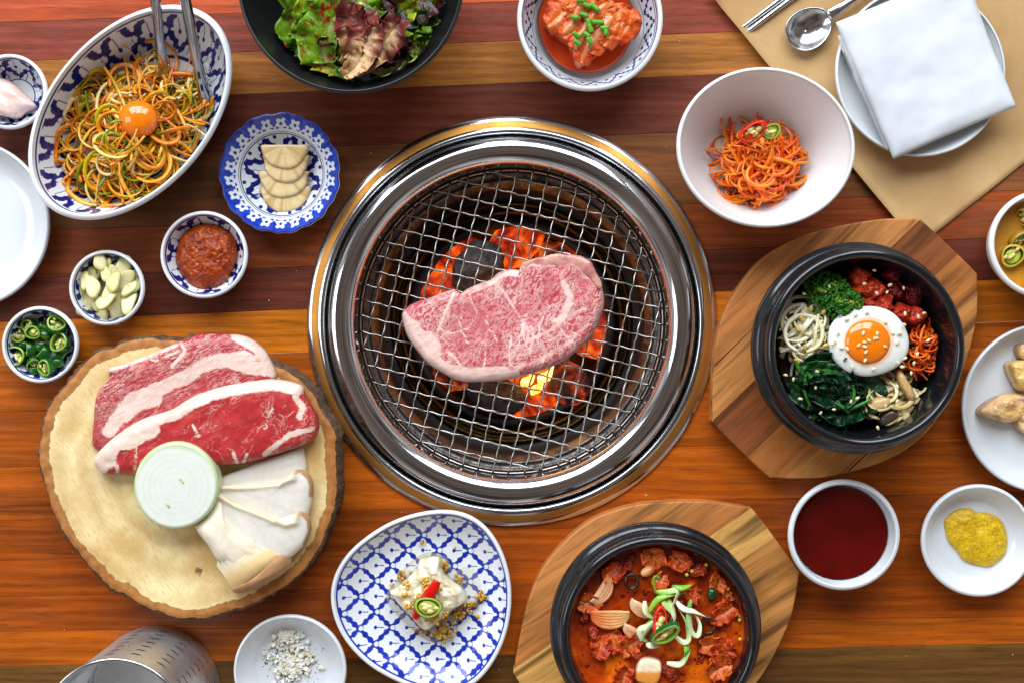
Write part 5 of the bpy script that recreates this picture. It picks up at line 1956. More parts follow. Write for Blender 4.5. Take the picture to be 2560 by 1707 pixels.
def shreds(parent, name, centre, rx, ry, zlo, zhi, count, pal, seed, wr=(0.0007, 0.0013), mat=None, curl=0.6, rad=(14, 38), lens=(30, 75), keep=None, flat=0.7, flecks=None, ang0=None, spread=pi):
    r_ = np.random.default_rng(seed)
    for i in range(count):
        while True:
            e = r_.uniform(-1, 1, 2)
            if e @ e < 1:
                break
        cx_, cy_ = centre[0] + e[0] * rx, centre[1] + e[1] * ry
        z = zlo + (zhi - zlo) * (1 - e @ e) * r_.uniform(0.45, 1.05)
        tt = np.linspace(0, 1, 11)
        a0 = r_.uniform(0, 2 * pi) if ang0 is None else ang0 + r_.uniform(-spread, spread)
        if r_.uniform() < curl:
            arc = r_.uniform(0.8, 1.9) * pi
            r0 = r_.uniform(*rad)
            el = r_.uniform(0.5, 1)
            xx, yy = r0 * np.cos(a0 + arc * tt), r0 * el * np.sin(a0 + arc * tt)
            qz = z + 0.004 * np.sin(tt * arc + a0)
        else:
            ln2 = r_.uniform(*lens)
            b = r_.uniform(-0.4, 0.4)
            u = tt * 2 - 1
            xx = ln2 * u * cos(a0) - b * ln2 * u * u * sin(a0)
            yy = ln2 * u * sin(a0) + b * ln2 * u * u * cos(a0)
            qz = z + 0.002 * np.sin(u * 3 + a0)
        pts = []
        for x, y, zq in zip(cx_ + xx, cy_ + yy, qz):
            w = P(x, y, zq)
            if keep is not None:
                w = keep(w)
            pts.append(w)
        wd = r_.uniform(*wr)
        V, F, s = tube(pts, [wd * 0.6, wd, wd, wd * 0.7], 6, flat=flat, n=22, twist=r_.uniform(-2, 2))
        c1, c2 = pal[r_.integers(len(pal))], pal[r_.integers(len(pal))]
        cc = mixc(c1, c2, smooth(0.2, 0.8, s))
        if flecks is not None:
            cc = np.where((fbm(V, 420, 2, i) > 0.42)[:, None], flecks, cc)
        mesh(name, V, F, mat or M['wet_smooth'], parent, colors=cc)


CARR = [lin(252, 126, 8), lin(246, 108, 6), lin(253, 152, 34), lin(238, 92, 6), lin(252, 136, 16), lin(226, 76, 8)]
cc_ = P(1893, 415, 0.02)
cs = thing('carrot_salad', 'mound of orange shredded carrot salad in the deep white bowl', 'salad', (cc_[0], cc_[1], 0.011))
shreds(cs, 'carrot_shred', C4([(310, 1090)])[0], 98, 104, 0.014, 0.050, 210, CARR, 31, (0.0010, 0.0020), rad=(16, 42), lens=(25, 70))
pr_ = P(*C4([(268, 865)])[0], 0.060)
pepper_thing('chilli_slice', pr_, 0.0125, 0.006, (radians(12), radians(-12), radians(33)), lin(206, 18, 10), lin(222, 40, 14), 'red chilli slice on top of the carrot salad', 'chilli', None, 77, 0.58, core=lin(226, 60, 14))
pepper_thing('chilli_slice', P(*C4([(385, 860)])[0], 0.056), 0.0088, 0.004, (radians(10), radians(12), radians(25)), lin(24, 64, 20), lin(160, 176, 50), 'green chilli slice on top of the carrot salad', 'chilli', None, 78, 0.72)

# ------------------------------------------------------------------ rice bowl toppings
p1 = POT1


def in_pot(rmax, zmin=0.03):
    def f(w, c=p1):
        d = w[:2] - c[:2]
        r = np.hypot(*d)
        if r > rmax:
            d = d * rmax / r
        return np.array([c[0] + d[0], c[1] + d[1], max(w[2], zmin)])
    return f


V, F, t = lump([(p1[0] + 0.064 * cos(a), p1[1] + 0.064 * sin(a)) for a in np.linspace(0, 2 * pi, 40, endpoint=False)], 0.040, 0.010, 30, 90, 2.5, ((0.003, 60), (0.0015, 200)), seed=3)
o = mesh('rice_filler', V, F, plain('gap_dark_filler', lin(58, 34, 22), 0.5, 0.5, 300, bump=0.5, bscale=350, bdist=0.002))  # filler for hidden rice; shade of the gaps put into its dark colour
tag(o, 'rice filler, coloured dark for the shaded gaps between toppings', 'rice')

# broccoli
M['broccoli'] = painted('broccoli', rough=0.5, var=0.3, vscale=900, bump=0.4, bscale=1200, bdist=0.0006)
for (x, y), rr, z, lab, sd in ((B2([(655, 440)])[0], 52, 0.062, 'broccoli floret nearest the bean sprouts', 1), (B2([(770, 510)])[0], 46, 0.066, 'broccoli floret tucked against the fried egg', 2)):
    c = P(x, y, z)
    r_ = np.random.default_rng(sd)
    fl = thing('broccoli_floret', lab, 'broccoli', (c[0], c[1], c[2] - 0.014), 'broccoli florets')
    V, F, _ = tube([c + np.array([0, 0, -0.014]), c + np.array([0.001, 0, -0.006]), c], [0.005, 0.006, 0.009], 12, n=8)
    mesh('stalk', V, F, M['broccoli'], fl, colors=np.tile(lin(150, 176, 70), (len(V), 1)))
    g = Geo()
    for i in range(340):
        a, q = r_.uniform(0, 2 * pi), math.sqrt(r_.uniform())
        rad_ = q * L(rr, z) * (1 + 0.18 * math.sin(3 * a + sd))
        hz = 0.012 * math.sqrt(max(0, 1 - (q * 0.95) ** 2)) + 0.002 * math.sin(rad_ * 700 + 3 * a)
        V, F = ball((c[0] + rad_ * cos(a), c[1] + rad_ * sin(a), c[2] - 0.004 + hz), r_.uniform(0.0009, 0.0016), 6, 4)
        young = smooth(0.5, 1.0, sin(a * 2 + sd) * 0.5 + 0.5 - q * 0.5)
        g.add(V, F, mixc(lin(44, 110, 20), lin(150, 180, 30), young * 0.8) * r_.uniform(0.6, 1.15))
    g.build('buds', M['broccoli'], fl)

# spicy red meat chunks
M['redmeat'] = painted('spicy_red_chunks', rough=0.24, var=0.4, vscale=350, bump=0.7, bscale=420, bdist=0.0016, coat=0.15)
r_ = np.random.default_rng(55)
for i, (x, y, r, lab) in enumerate(((880, 370, 54, 'topmost red kimchi chunk in the rice pot'), (950, 440, 62, 'red kimchi chunk above the egg in the rice pot'), (870, 440, 40, 'small red kimchi chunk beside the broccoli'), (1080, 440, 52, 'dark red kimchi chunk in the middle'), (1180, 460, 60, 'dark red kimchi chunk near the pot wall'), (1010, 520, 66, 'orange red kimchi chunk touching the egg'),
                                    (1120, 580, 60, 'red kimchi chunk right of the egg'), (1200, 590, 50, 'red kimchi chunk above the carrot shreds'), (920, 520, 40, 'orange red kimchi chunk between broccoli and egg'), (1060, 360, 40, 'shaded red kimchi chunk under the pot rim'))):
    q = B2([(x, y)])[0]
    z0, h = 0.050, 0.013 + 0.004 * r_.uniform()
    c = P(q[0], q[1], z0 + h)
    ol = [(c[0] + L(r / 2.272, z0) * 1.15 * cos(a) * (1 + 0.2 * sin(2 * a + i) + 0.12 * sin(5 * a + 2 * i)), c[1] + L(r / 2.272, z0) * 1.15 * sin(a) * (1 + 0.15 * cos(3 * a + i))) for a in np.linspace(0, 2 * pi, 18, endpoint=False)]
    V, F, t = lump(ol, z0, h, 30, 90, 3.0, ((0.005, 110), (0.0035, 260), (0.0015, 600)), seed=i * 3)
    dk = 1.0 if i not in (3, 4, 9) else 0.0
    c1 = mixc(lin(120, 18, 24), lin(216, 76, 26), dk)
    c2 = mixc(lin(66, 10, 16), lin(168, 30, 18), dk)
    cc = mixc(c1, c2, np.clip(0.5 + 0.9 * fbm(V, 140, 3, i), 0, 1))
    cc = np.where((fbm(V, 380, 2, i + 4) > 0.45)[:, None], lin(190, 20, 40), cc)
    o = mesh('kimchi_chunk', V, F, M['redmeat'], colors=cc)
    tag(o, lab, 'kimchi', 'kimchi chunks in the rice pot')

# bean sprouts
M['sprout'] = painted('bean_sprout', rough=0.25, var=0.06, vscale=300, sss=0.2, sscale=0.002, coat=0.2)
bs_c = P(*B2([(560, 690)])[0], 0.055)
bs = thing('bean_sprouts', 'tangle of pale bean sprouts in the rice pot', 'bean sprouts', (bs_c[0], bs_c[1], 0.045))
shreds(bs, 'sprout_stem', B2([(565, 680)])[0], 58, 76, 0.052, 0.070, 64, [lin(240, 232, 196), lin(230, 220, 180), lin(244, 240, 212), lin(222, 208, 156)], 61, (0.0013, 0.0022), mat=M['sprout'], curl=0.25, rad=(24, 50), lens=(26, 52), keep=in_pot(0.0665, 0.05), flat=0.95, ang0=2.4, spread=0.9)
r_ = np.random.default_rng(8)
for i in range(12):
    q = B2([(480 + r_.uniform(-60, 200), 690 + r_.uniform(-170, 160))])[0]
    w = in_pot(0.066)(P(q[0], q[1], 0.068 + r_.uniform(-0.006, 0.003)))
    V, F = ball((0, 0, 0), 1, 10, 7, (0.0030, 0.0018, 0.0016))
    a = r_.uniform(0, pi)
    V = V @ np.array([[cos(a), -sin(a), 0], [sin(a), cos(a), 0], [0, 0, 1]]).T + w
    mesh('sprout_head', V, F, M['sprout'], bs, colors=np.tile(lin(214, 180, 84) * r_.uniform(0.8, 1.05), (len(V), 1)))

# spinach
sp_c = P(*B2([(680, 1020)])[0], 0.05)
spin = thing('spinach', 'dark green blanched spinach in the rice pot', 'spinach', (sp_c[0], sp_c[1], 0.045))
D1, D2, D3 = lin(14, 62, 28), lin(6, 36, 20), lin(48, 110, 34)
for i, (pth, wd, zz_) in enumerate((([(520, 930), (600, 890), (720, 890), (800, 960)], 60, 0.066), ([(800, 980), (780, 1030), (680, 1040), (580, 1000)], 60, 0.064), ([(470, 960), (540, 1020), (640, 1040), (760, 1010)], 64, 0.060), ([(450, 1040), (540, 1090), (660, 1100), (740, 1080)], 60, 0.056),
                                    ([(640, 1080), (720, 1130), (800, 1130), (900, 1080)], 56, 0.060), ([(820, 960), (900, 980), (920, 1050), (850, 1110)], 58, 0.060), ([(520, 1100), (620, 1160), (700, 1200), (740, 1230)], 60, 0.052), ([(560, 920), (660, 930), (740, 960), (770, 1020)], 50, 0.068),
                                    ([(700, 870), (760, 900), (830, 920), (900, 960)], 50, 0.060), ([(540, 960), (560, 900), (640, 880), (740, 900)], 30, 0.071), ([(620, 1140), (680, 1170), (760, 1180), (800, 1150)], 50, 0.054))):
    leaf(B2(pth), wd * 1.2, zz_ - 0.002, zz_, (D1 if i != 9 else D3, D2 if i != 9 else D1), 300 + i * 7, spin, ruffle=0.005, freq=26, cup=0.35, rib=0.07, flecks=9.0, name='spinach_leaf', ribcol=lin(60, 120, 44), nn=34, mm=17)
for i, pth in enumerate(([(500, 840), (510, 880), (530, 920)], [(545, 1010), (560, 1050), (580, 1100)], [(800, 1120), (870, 1090), (930, 1060)], [(720, 1080), (770, 1110), (800, 1140)], [(820, 980), (830, 1030), (815, 1090)])):
    V, F, s = tube([P(x, y, 0.066) for x, y in B2(pth)], [0.0012, 0.0016, 0.0010], 8, n=14)
    mesh('spinach_stem', V, F, M['wet_smooth'], spin, colors=np.tile(lin(62, 124, 40), (len(V), 1)))

# mushrooms in the pot
mu_c = P(*B2([(1040, 1060)])[0], 0.05)
ON = [lin(206, 186, 130), lin(190, 164, 104), lin(222, 206, 160)]
onions = thing('cooked_onion', 'soft cooked onion and sprout strips beside the mushrooms', 'onion', (mu_c[0], mu_c[1], 0.045))
shreds(onions, 'onion_strip', B2([(1030, 1080)])[0], 62, 66, 0.050, 0.064, 34, ON, 71, (0.0016, 0.0032), curl=0.6, rad=(18, 36), lens=(20, 46), keep=in_pot(0.066, 0.048), flat=0.3)
for i, (ol, z0, lab, c1, c2) in enumerate((([(1080, 905), (1110, 900), (1150, 960), (1180, 1020), (1185, 1075), (1160, 1080), (1120, 1030), (1085, 960)], 0.062, 'slim brown shiitake slice nearest the carrot', lin(206, 168, 110), lin(150, 104, 60)),
                                           ([(920, 1080), (960, 1050), (1020, 1040), (1060, 1060), (1050, 1100), (1000, 1130), (950, 1140), (922, 1120)], 0.062, 'plump shiitake slice beside the spinach', lin(200, 168, 116), lin(150, 110, 66)),
                                           ([(975, 1170), (1020, 1120), (1080, 1110), (1105, 1140), (1070, 1190), (1010, 1220), (980, 1210)], 0.060, 'dark shiitake cap near the pot wall', lin(72, 56, 48), lin(40, 30, 30)),
                                           ([(1090, 1130), (1130, 1110), (1160, 1150), (1150, 1195), (1110, 1200), (1100, 1170)], 0.058, 'pale folded mushroom strip by the pot wall', lin(214, 190, 136), lin(170, 130, 80)),
                                           ([(760, 1170), (830, 1150), (850, 1165), (790, 1200), (765, 1195)], 0.054, 'brown mushroom strip under the spinach', lin(150, 110, 76), lin(90, 60, 40)))):
    V, F, t = lump(PP(B2(ol), z0 + 0.005), z0 - 0.003, 0.008, 16, 60, 3, ((0.001, 120),), seed=i)
    cc = mixc(c1, c2, np.clip(smooth(0.7, 1.0, t) + 0.5 * fbm(V, 200, 3, i), 0, 1))
    o = mesh('shiitake_slice', V, F, M['wet_smooth'], colors=cc)
    tag(o, lab, 'mushroom', 'shiitake slices in the rice pot')

# carrot shreds in the pot
kc_ = P(*B2([(1215, 790)])[0], 0.055)
ck = thing('carrot_shreds', 'orange carrot shreds right of the fried egg', 'carrot', (kc_[0], kc_[1], 0.045))
shreds(ck, 'carrot_shred', B2([(1225, 780)])[0], 44, 62, 0.052, 0.068, 60, [lin(222, 84, 10), lin(206, 64, 8), lin(236, 112, 24)], 81, (0.0009, 0.0015), curl=0.5, rad=(12, 26), lens=(20, 44), keep=in_pot(0.064, 0.048))

# fried egg
ez = 0.070
egg = thing('fried_egg', 'fried egg with runny orange yolk on the rice pot', 'egg', tuple(P(*B2([(918, 735)])[0], ez)))
eo = B2([(685, 720), (700, 650), (745, 590), (810, 552), (880, 535), (960, 535), (1040, 560), (1100, 610), (1140, 680), (1152, 750), (1135, 820), (1090, 875), (1010, 915), (920, 935), (840, 925), (770, 895), (720, 840), (692, 780)])
V, F, t = lump(PP(eo, ez + 0.003), ez - 0.002, 0.0058, 36, 140, 3.5, ((0.0009, 50),), seed=6)
cc = mixc(lin(238, 238, 232), lin(228, 230, 222), np.clip(0.5 + fbm(V, 60, 2, 2), 0, 1))
yk = np.hypot(V[:, 0] - P(*B2([(908, 738)])[0], ez)[0], V[:, 1] - P(*B2([(908, 738)])[0], ez)[1])
cc = mixc(cc, lin(240, 190, 150), (1 - smooth(L(58, ez), L(66, ez), yk)) * 0.8)
mesh('egg_white', V, F, painted('cooked_egg_white', rough=0.2, var=0.02, vscale=100, sss=0.3, sscale=0.004, coat=0.3, bump=0.05, bscale=200), egg, colors=cc)
yq = P(*B2([(908, 738)])[0], ez + 0.004)
V, F = ball((0, 0, 0), 1, 44, 22, (L(58, ez), L(55, ez), 0.0062))
mesh('yolk', V + np.array([yq[0], yq[1], ez + 0.0022]), F, M['yolk'], egg)

# sesame seeds
V, F = ball((0, 0, 0), 1, 9, 7, (0.0020, 0.0012, 0.0008))
V[:, 1] *= 1 - 0.25 * V[:, 0] / 0.0020
ses = mesh_data('sesame_seed', V, F, plain('sesame', lin(232, 216, 170), 0.45, 0.12, 600))
r_ = np.random.default_rng(14)
eggseeds = [(883, 690), (962, 692), (946, 720), (915, 730), (890, 740), (957, 718), (857, 758), (892, 765), (1008, 765), (792, 777), (898, 795), (893, 842), (1010, 630), (905, 570), (1050, 690), (1090, 690), (1075, 740), (790, 610), (760, 770), (1120, 830), (1080, 855), (820, 880), (945, 890), (720, 735), (705, 750), (740, 690), (840, 585), (1115, 640)]
outseeds = [(945, 333), (890, 408), (1035, 415), (1112, 433), (1018, 455), (958, 462), (1120, 578), (1228, 575), (1195, 595), (1250, 730), (1190, 805), (1105, 878), (1075, 990), (1155, 915), (485, 950), (612, 995), (735, 962), (620, 905), (850, 1055), (812, 1075), (640, 1140), (525, 1060), (1075, 1075), (1010, 1100), (965, 1225), (545, 465), (660, 455), (790, 520), (440, 925), (715, 1120), (1170, 860), (690, 425)]
for i, (x, y) in enumerate(eggseeds + outseeds):
    q = B2([(x, y)])[0]
    one = i < len(eggseeds)
    dy = math.hypot((x - 908) / 132, (y - 738) / 125)
    z = (ez + 0.0022 + 0.0062 * math.sqrt(max(0, 1 - dy * dy)) if dy < 1 else ez + 0.0034) if one else 0.0705
    o = inst(ses, 'sesame_seed', P(q[0], q[1], z + 0.0006), (r_.uniform(-0.3, 0.3), r_.uniform(-0.3, 0.3), r_.uniform(0, 6.28)), r_.uniform(0.85, 1.15))
    tag(o, 'sesame seed sprinkled on the fried egg' if one else 'sesame seed sprinkled on the vegetables in the rice pot', 'sesame seed', 'sesame seeds on the egg' if one else 'sesame seeds on the vegetables')

# ------------------------------------------------------------------ red stew
p2 = POT2
STZ = 0.070


def stewpt(x, y, z=STZ):
    q = B3([(x, y)])[0]
    return P(q[0], q[1], z)


rad_ = 0.0708
V, F, _ = lathe([(0.0002, STZ), (rad_ * 0.5, STZ), (rad_ * 0.97, STZ), (rad_, STZ + 0.0006)], p2, 200, 0.0007)
b = fbm(V, 75, 4, 2)
b2 = fbm(V, 210, 3, 8)
V[:, 2] += 0.0026 * np.clip(b, -0.2, 1) + 0.0012 * np.clip(b2, 0, 1)
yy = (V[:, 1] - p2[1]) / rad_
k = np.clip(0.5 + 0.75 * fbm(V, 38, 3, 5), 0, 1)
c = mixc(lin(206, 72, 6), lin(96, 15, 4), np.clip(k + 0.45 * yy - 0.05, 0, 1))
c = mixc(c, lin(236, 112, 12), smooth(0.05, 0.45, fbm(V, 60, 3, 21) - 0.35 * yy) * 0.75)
dr = vnoise(V * 520, 3)
c = mixc(c, lin(120, 20, 6), (dr > 0.86) * 0.8)
c = np.where((fbm(V, 330, 2, 12) > 0.5)[:, None], lin(80, 10, 8), c)
n_st = painted('spicy_broth', rough=0.12, var=0.25, vscale=300, bump=0.25, bscale=350, bdist=0.0008, coat=0.1)
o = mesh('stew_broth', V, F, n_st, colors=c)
tag(o, 'red chilli broth filling the stew pot', 'stew')
r_ = np.random.default_rng(91)
labs = ['lower left', 'upper', 'right']
chunks = [(760, 1230, 60), (1060, 1290, 70), (1000, 1210, 60), (880, 1190, 55), (640, 1000, 50), (690, 900, 60), (860, 640, 60), (1000, 560, 60), (1180, 520, 70), (1400, 560, 60), (1560, 620, 60), (1700, 700, 55), (1730, 960, 60), (1690, 1040, 50), (1640, 1200, 55), (1740, 1260, 70), (1560, 1290, 60), (1700, 1400, 70), (960, 1470, 60), (1320, 1440, 70), (1250, 740, 50), (1500, 830, 45), (720, 1120, 55), (1780, 820, 45)]
names = ['under the tofu cube', 'left of the tofu cube', 'below the scallion curls', 'under the onion wedge', 'at the pot wall by the onion wedge', 'behind the onion wedge', 'near the clam shell', 'above the clam shell', 'in the shaded far side of the pot', 'shaded by the far rim', 'near the yellow seeds', 'beside the green chilli end', 'beside the brown mushroom ring', 'touching the brown mushroom ring', 'below the brown mushroom ring', 'at the near right of the pot', 'below the green chilli ring', 'at the near right pot wall', 'at the bottom edge by the tofu', 'between tofu and chilli seeds', 'above the scallion tuft', 'right of the scallion tuft', 'left of the red onion', 'at the right pot wall']
for i, (x, y, r) in enumerate(chunks):
    c0 = stewpt(x, y, STZ + 0.003)
    d = np.hypot(*(c0[:2] - p2[:2]))
    if d > 0.060:
        c0[:2] = p2[:2] + (c0[:2] - p2[:2]) * 0.060 / d
    if i % 3 != 1:
        da = r_.uniform(0, 2 * pi)
        pw = [np.array([x - 1.5 * r * cos(da), y - 1.5 * r * sin(da)]), np.array([x + r_.uniform(-20, 20), y + r_.uniform(-20, 20)]), np.array([x + 1.5 * r * cos(da), y + 1.5 * r * sin(da)])]

        def in_stew(V):
            d = V[:, :2] - p2[:2]
            rr = np.hypot(d[:, 0], d[:, 1])
            V = V.copy()
            V[:, :2] = p2[:2] + d * np.minimum(1, 0.0675 / np.maximum(rr, 1e-6))[:, None]
            return V
        cl = [(lin(216, 84, 14), lin(160, 34, 8)), (lin(176, 44, 10), lin(104, 14, 6)), (lin(226, 116, 36), lin(186, 56, 12))][i % 3]
        o = leaf(B3(pw), r * 0.85, STZ + 0.0005, STZ + 0.004, cl, 900 + i * 7, None, ruffle=0.003, freq=14, cup=0.3, rib=0.22, flecks=0.38, name='stew_cabbage', ribcol=lin(232, 130, 60), nn=30, mm=15, thick=0.0008, keep=in_stew)
        o.data.materials[0] = M['redmeat']
        tag(o, 'limp red kimchi leaf in the stew, ' + names[i], 'kimchi', 'kimchi pieces in the stew')
        continue
    R0 = L(r / 3.095, STZ) * 1.1
    el = r_.uniform(0.5, 0.9); ro = r_.uniform(0, pi)
    ol = []
    for a in np.linspace(0, 2 * pi, 16, endpoint=False):
        q = R0 * (1 + 0.22 * sin(2 * a + i) + 0.15 * sin(3 * a + 2 * i))
        x_, y_ = q * cos(a), q * el * sin(a)
        ol.append((c0[0] + x_ * cos(ro) - y_ * sin(ro), c0[1] + x_ * sin(ro) + y_ * cos(ro)))
    V, F, t = lump(ol, STZ - 0.001, r_.uniform(0.004, 0.0075), 24, 80, 3.0, ((0.004, 130), (0.0026, 300), (0.001, 600)), seed=i * 5)
    shade_ = r_.uniform()
    c1 = mixc(lin(214, 84, 20), lin(150, 34, 10), shade_)
    cc = mixc(c1, lin(100, 14, 8), np.clip(0.4 + 0.9 * fbm(V, 150, 3, i), 0, 1))
    o = mesh('stew_chunk', V, F, M['redmeat'], colors=cc)
    tag(o, 'soft red kimchi chunk in the stew, ' + names[i], 'kimchi', 'kimchi pieces in the stew')

# tofu cube
q = [stewpt(x, y, STZ + 0.012)[:2] for x, y in ((1090, 1330), (1250, 1345), (1225, 1520), (1055, 1500))]
V, F, t = lump(q, STZ - 0.002, 0.013, 20, 80, 14, ((0.0006, 120),), seed=2)
k = H * S / (H - V[:, 2]); Yc = 853.5 - V[:, 1] * k
cc = mixc(lin(240, 222, 188), lin(222, 140, 60), smooth(1220 + 1395 / 3.095, 1220 + 1430 / 3.095, Yc + 4 * fbm(V, 120, 2, 3)))
cc = mixc(cc, lin(196, 70, 24), smooth(0.9, 1.0, t) * 0.7)
o = mesh('tofu_cube', V, F, M['wet_smooth'], colors=cc)
tag(o, 'pale tofu cube breaking the surface of the stew', 'tofu')

# onion wedges, scallion tuft, chillies, shell


def stew_tube(pts, w, zs_, flat, col1, col2, seed, name, parent, twist=0.6):
    V, F, s = tube([stewpt(x, y, z) for (x, y), z in zip(pts, zs_)], w, 8, flat=flat, n=26, twist=twist)
    mesh(name, V, F, M['wet_smooth'], parent, colors=mixc(col1, col2, np.clip(s + 0.3 * fbm(V, 200, 2, seed), 0, 1)))


ow = thing('onion_wedge', 'layered onion wedge stained orange in the stew', 'onion', tuple(stewpt(850, 980, STZ)))
for j in range(6):
    f = 1 - j * 0.14
    pts = [(850 + 150 * cos(a), 955 + 120 * (1 - j * 0.19) * sin(a)) for a in np.linspace(0.0, pi, 9)]
    stew_tube(pts, [0.0008, 0.0019, 0.0020, 0.0019, 0.0008], [STZ + 0.0045 + 0.0004 * j] * 9, 0.8, lin(238, 190, 120), lin(220, 90, 30), j, 'onion_layer', ow)
for (x, y, rx, ry) in ((760, 770, 90, 120), (1120, 900, 80, 110), (1040, 1080, 60, 80)):
    w2 = thing('onion_wedge', {760: 'pale onion wedge at the far left of the stew', 1120: 'pale onion wedge behind the scallion tuft', 1040: 'red edged onion wedge left of the chillies'}[x], 'onion', tuple(stewpt(x, y, STZ)))
    for j in range(4):
        f = 1 - 0.24 * j
        a0 = 0.9 if x == 760 else 2.4
        ux, uy = cos(a0 - 0.35), sin(a0 - 0.35)
        pts = [(x + (ry * cos(a) * -uy) + rx * f * sin(a) * ux, y + (ry * cos(a) * ux) + rx * f * sin(a) * uy) for a in np.linspace(0, pi, 8)]
        stew_tube(pts, [0.0005, 0.0022, 0.0026, 0.0022, 0.0005], [STZ + 0.004 + 0.0007 * j] * 8, 0.6, lin(236, 206, 160), lin(222, 120, 60) if x != 1040 else lin(206, 50, 20), j, 'onion_layer', w2)
tf = thing('scallion_tuft', 'tuft of fresh green scallion curls on the stew', 'scallion', tuple(stewpt(1270, 950, STZ)))
GC1, GC2, WH = lin(150, 196, 60), lin(96, 160, 44), lin(236, 236, 204)
TF = [([(1240, 700), (1200, 690), (1195, 760), (1220, 830)], GC2, GC1), ([(1200, 800), (1300, 800), (1380, 790), (1340, 900), (1300, 990)], GC1, WH), ([(1150, 960), (1220, 860), (1320, 820), (1440, 805)], GC1, GC2), ([(1360, 870), (1420, 930), (1500, 950), (1590, 990)], WH, WH),
      ([(1480, 860), (1460, 960), (1480, 1100), (1530, 1140), (1545, 1050), (1500, 960)], GC2, WH), ([(1340, 1130), (1420, 1190), (1460, 1160), (1440, 1040), (1380, 930)], WH, GC1), ([(1330, 760), (1400, 770), (1480, 745)], GC2, GC1), ([(1100, 1180), (1080, 1100), (1140, 1060), (1180, 1000)], WH, GC1),
      ([(1250, 830), (1280, 900), (1330, 960), (1320, 1030)], GC1, WH), ([(1290, 1350), (1390, 1360), (1450, 1290), (1470, 1240)], WH, GC2), ([(1130, 1210), (1170, 1215), (1230, 1215)], WH, WH), ([(1120, 870), (1130, 960), (1200, 1010)], WH, GC1), ([(1300, 850), (1350, 1000), (1330, 1060)], GC1, WH), ([(1440, 1190), (1445, 1260), (1420, 1300)], GC1, GC2), ([(1230, 1000), (1150, 1080), (1110, 1160), (1160, 1190)], WH, GC2)]
for i, (pth, c1, c2) in enumerate(TF):
    stew_tube(pth, [0.0012, 0.0026, 0.0028, 0.0022, 0.0010], np.linspace(STZ + 0.010, STZ + 0.007, len(pth)) + 0.004 * np.sin(np.linspace(0, 3, len(pth))), 0.28, c1, c2, i, 'scallion_curl', tf, twist=1.4)
pepper_thing('chilli_ring', stewpt(1235, 1030, STZ + 0.016), 0.0125, 0.005, (radians(10), radians(10), radians(80)), lin(206, 20, 8), lin(220, 40, 16), 'red chilli ring on the stew', 'chilli', None, 5, 0.42, core=lin(216, 40, 12))
pepper_thing('chilli_ring', stewpt(1280, 1120, STZ + 0.018), 0.0130, 0.007, (radians(22), radians(-10), radians(32)), lin(20, 84, 30), lin(130, 170, 60), 'green chilli ring lying over the red one on the stew', 'chilli', None, 6, 0.52)
c0 = stewpt(1640, 815, STZ + 0.003)
V, F = ball((0, 0, 0), 1, 18, 12, (0.0042, 0.0054, 0.004))
o = mesh('chilli_end', V + c0, F, M['pepper'], colors=np.tile(lin(16, 62, 30), (len(V), 1)))
tag(o, 'dark green chilli end floating in the stew', 'chilli')
c0 = stewpt(1145, 640, STZ + 0.004)
V, F = ball((0, 0, 0), 1, 20, 12, (0.0064, 0.0040, 0.004))
a = radians(25)
V = V @ np.array([[cos(a), -sin(a), 0], [sin(a), cos(a), 0], [0, 0, 1]]).T
o = mesh('clam', V + c0, F, M['wet_smooth'], colors=mixc(lin(240, 186, 120), lin(180, 80, 30), np.clip(0.5 + V[:, 0] / 0.01, 0, 1)))
tag(o, 'small shiny pale clam in the stew', 'clam')
th = np.linspace(0, 2 * pi, 24)
for x, y, r, lab in ((1610, 1060, 52, 'brown mushroom ring in the stew near the chillies'), (1020, 720, 46, 'brown mushroom ring near the clam')):
    V, F, _ = tube([stewpt(x + r * cos(t_), y + r * 1.2 * sin(t_), STZ + 0.005) for t_ in th], 0.0016, 8, cap=False)
    o = mesh('mushroom_ring', V, F, M['wet_smooth'], colors=mixc(lin(90, 50, 24), lin(40, 20, 12), np.clip(0.5 + fbm(V, 200, 2, 2), 0, 1)))
    tag(o, lab, 'mushroom')
V, F = ball((0, 0, 0), 1, 10, 7, (0.0016, 0.0016, 0.0012))
sdm = mesh_data('chilli_seed', V, F, plain('chilli_seed', lin(226, 180, 60), 0.3, 0.15, 500))
for x, y in ((1445, 668), (1485, 640), (1610, 572), (1890, 975), (1895, 1170), (1870, 1015), (1790, 760)):
    c0 = stewpt(x, y, STZ + 0.004)
    d = np.hypot(*(c0[:2] - p2[:2]))
    if d > 0.067:
        c0[:2] = p2[:2] + (c0[:2] - p2[:2]) * 0.067 / d
    o = inst(sdm, 'chilli_seed', c0)
    tag(o, 'yellow chilli seed floating in the stew', 'seed', 'chilli seeds in the stew')

# ------------------------------------------------------------------ sauces and small dishes
c0, r0 = RS[1], RS[2]
n = NT('dark_red_chilli_sauce')
v = n.coord()
n.set(color=n.ramp(n.noise(v, 30, 4), [(0.3, lin(74, 4, 3)), (0.7, lin(96, 9, 4))]), rough=0.12, coat=0.1, coatr=0.05, spec=0.3)
n.bump(n.noise(v, 40, 3), 0.10, 0.001)
n.bump(n.noise(v, 900, 2), 0.05, 0.0003)
zq = 0.024
V, F, _ = lathe([(0.0002, zq), (L(114, zq) * 0.9, zq), (L(116, zq), zq + 0.0006)], c0, 120, 0.002, wob(0.008, 1.0))
o = mesh('chilli_sauce', V, F, n.m)
tag(o, 'smooth dark red chilli sauce in a white bowl', 'sauce')

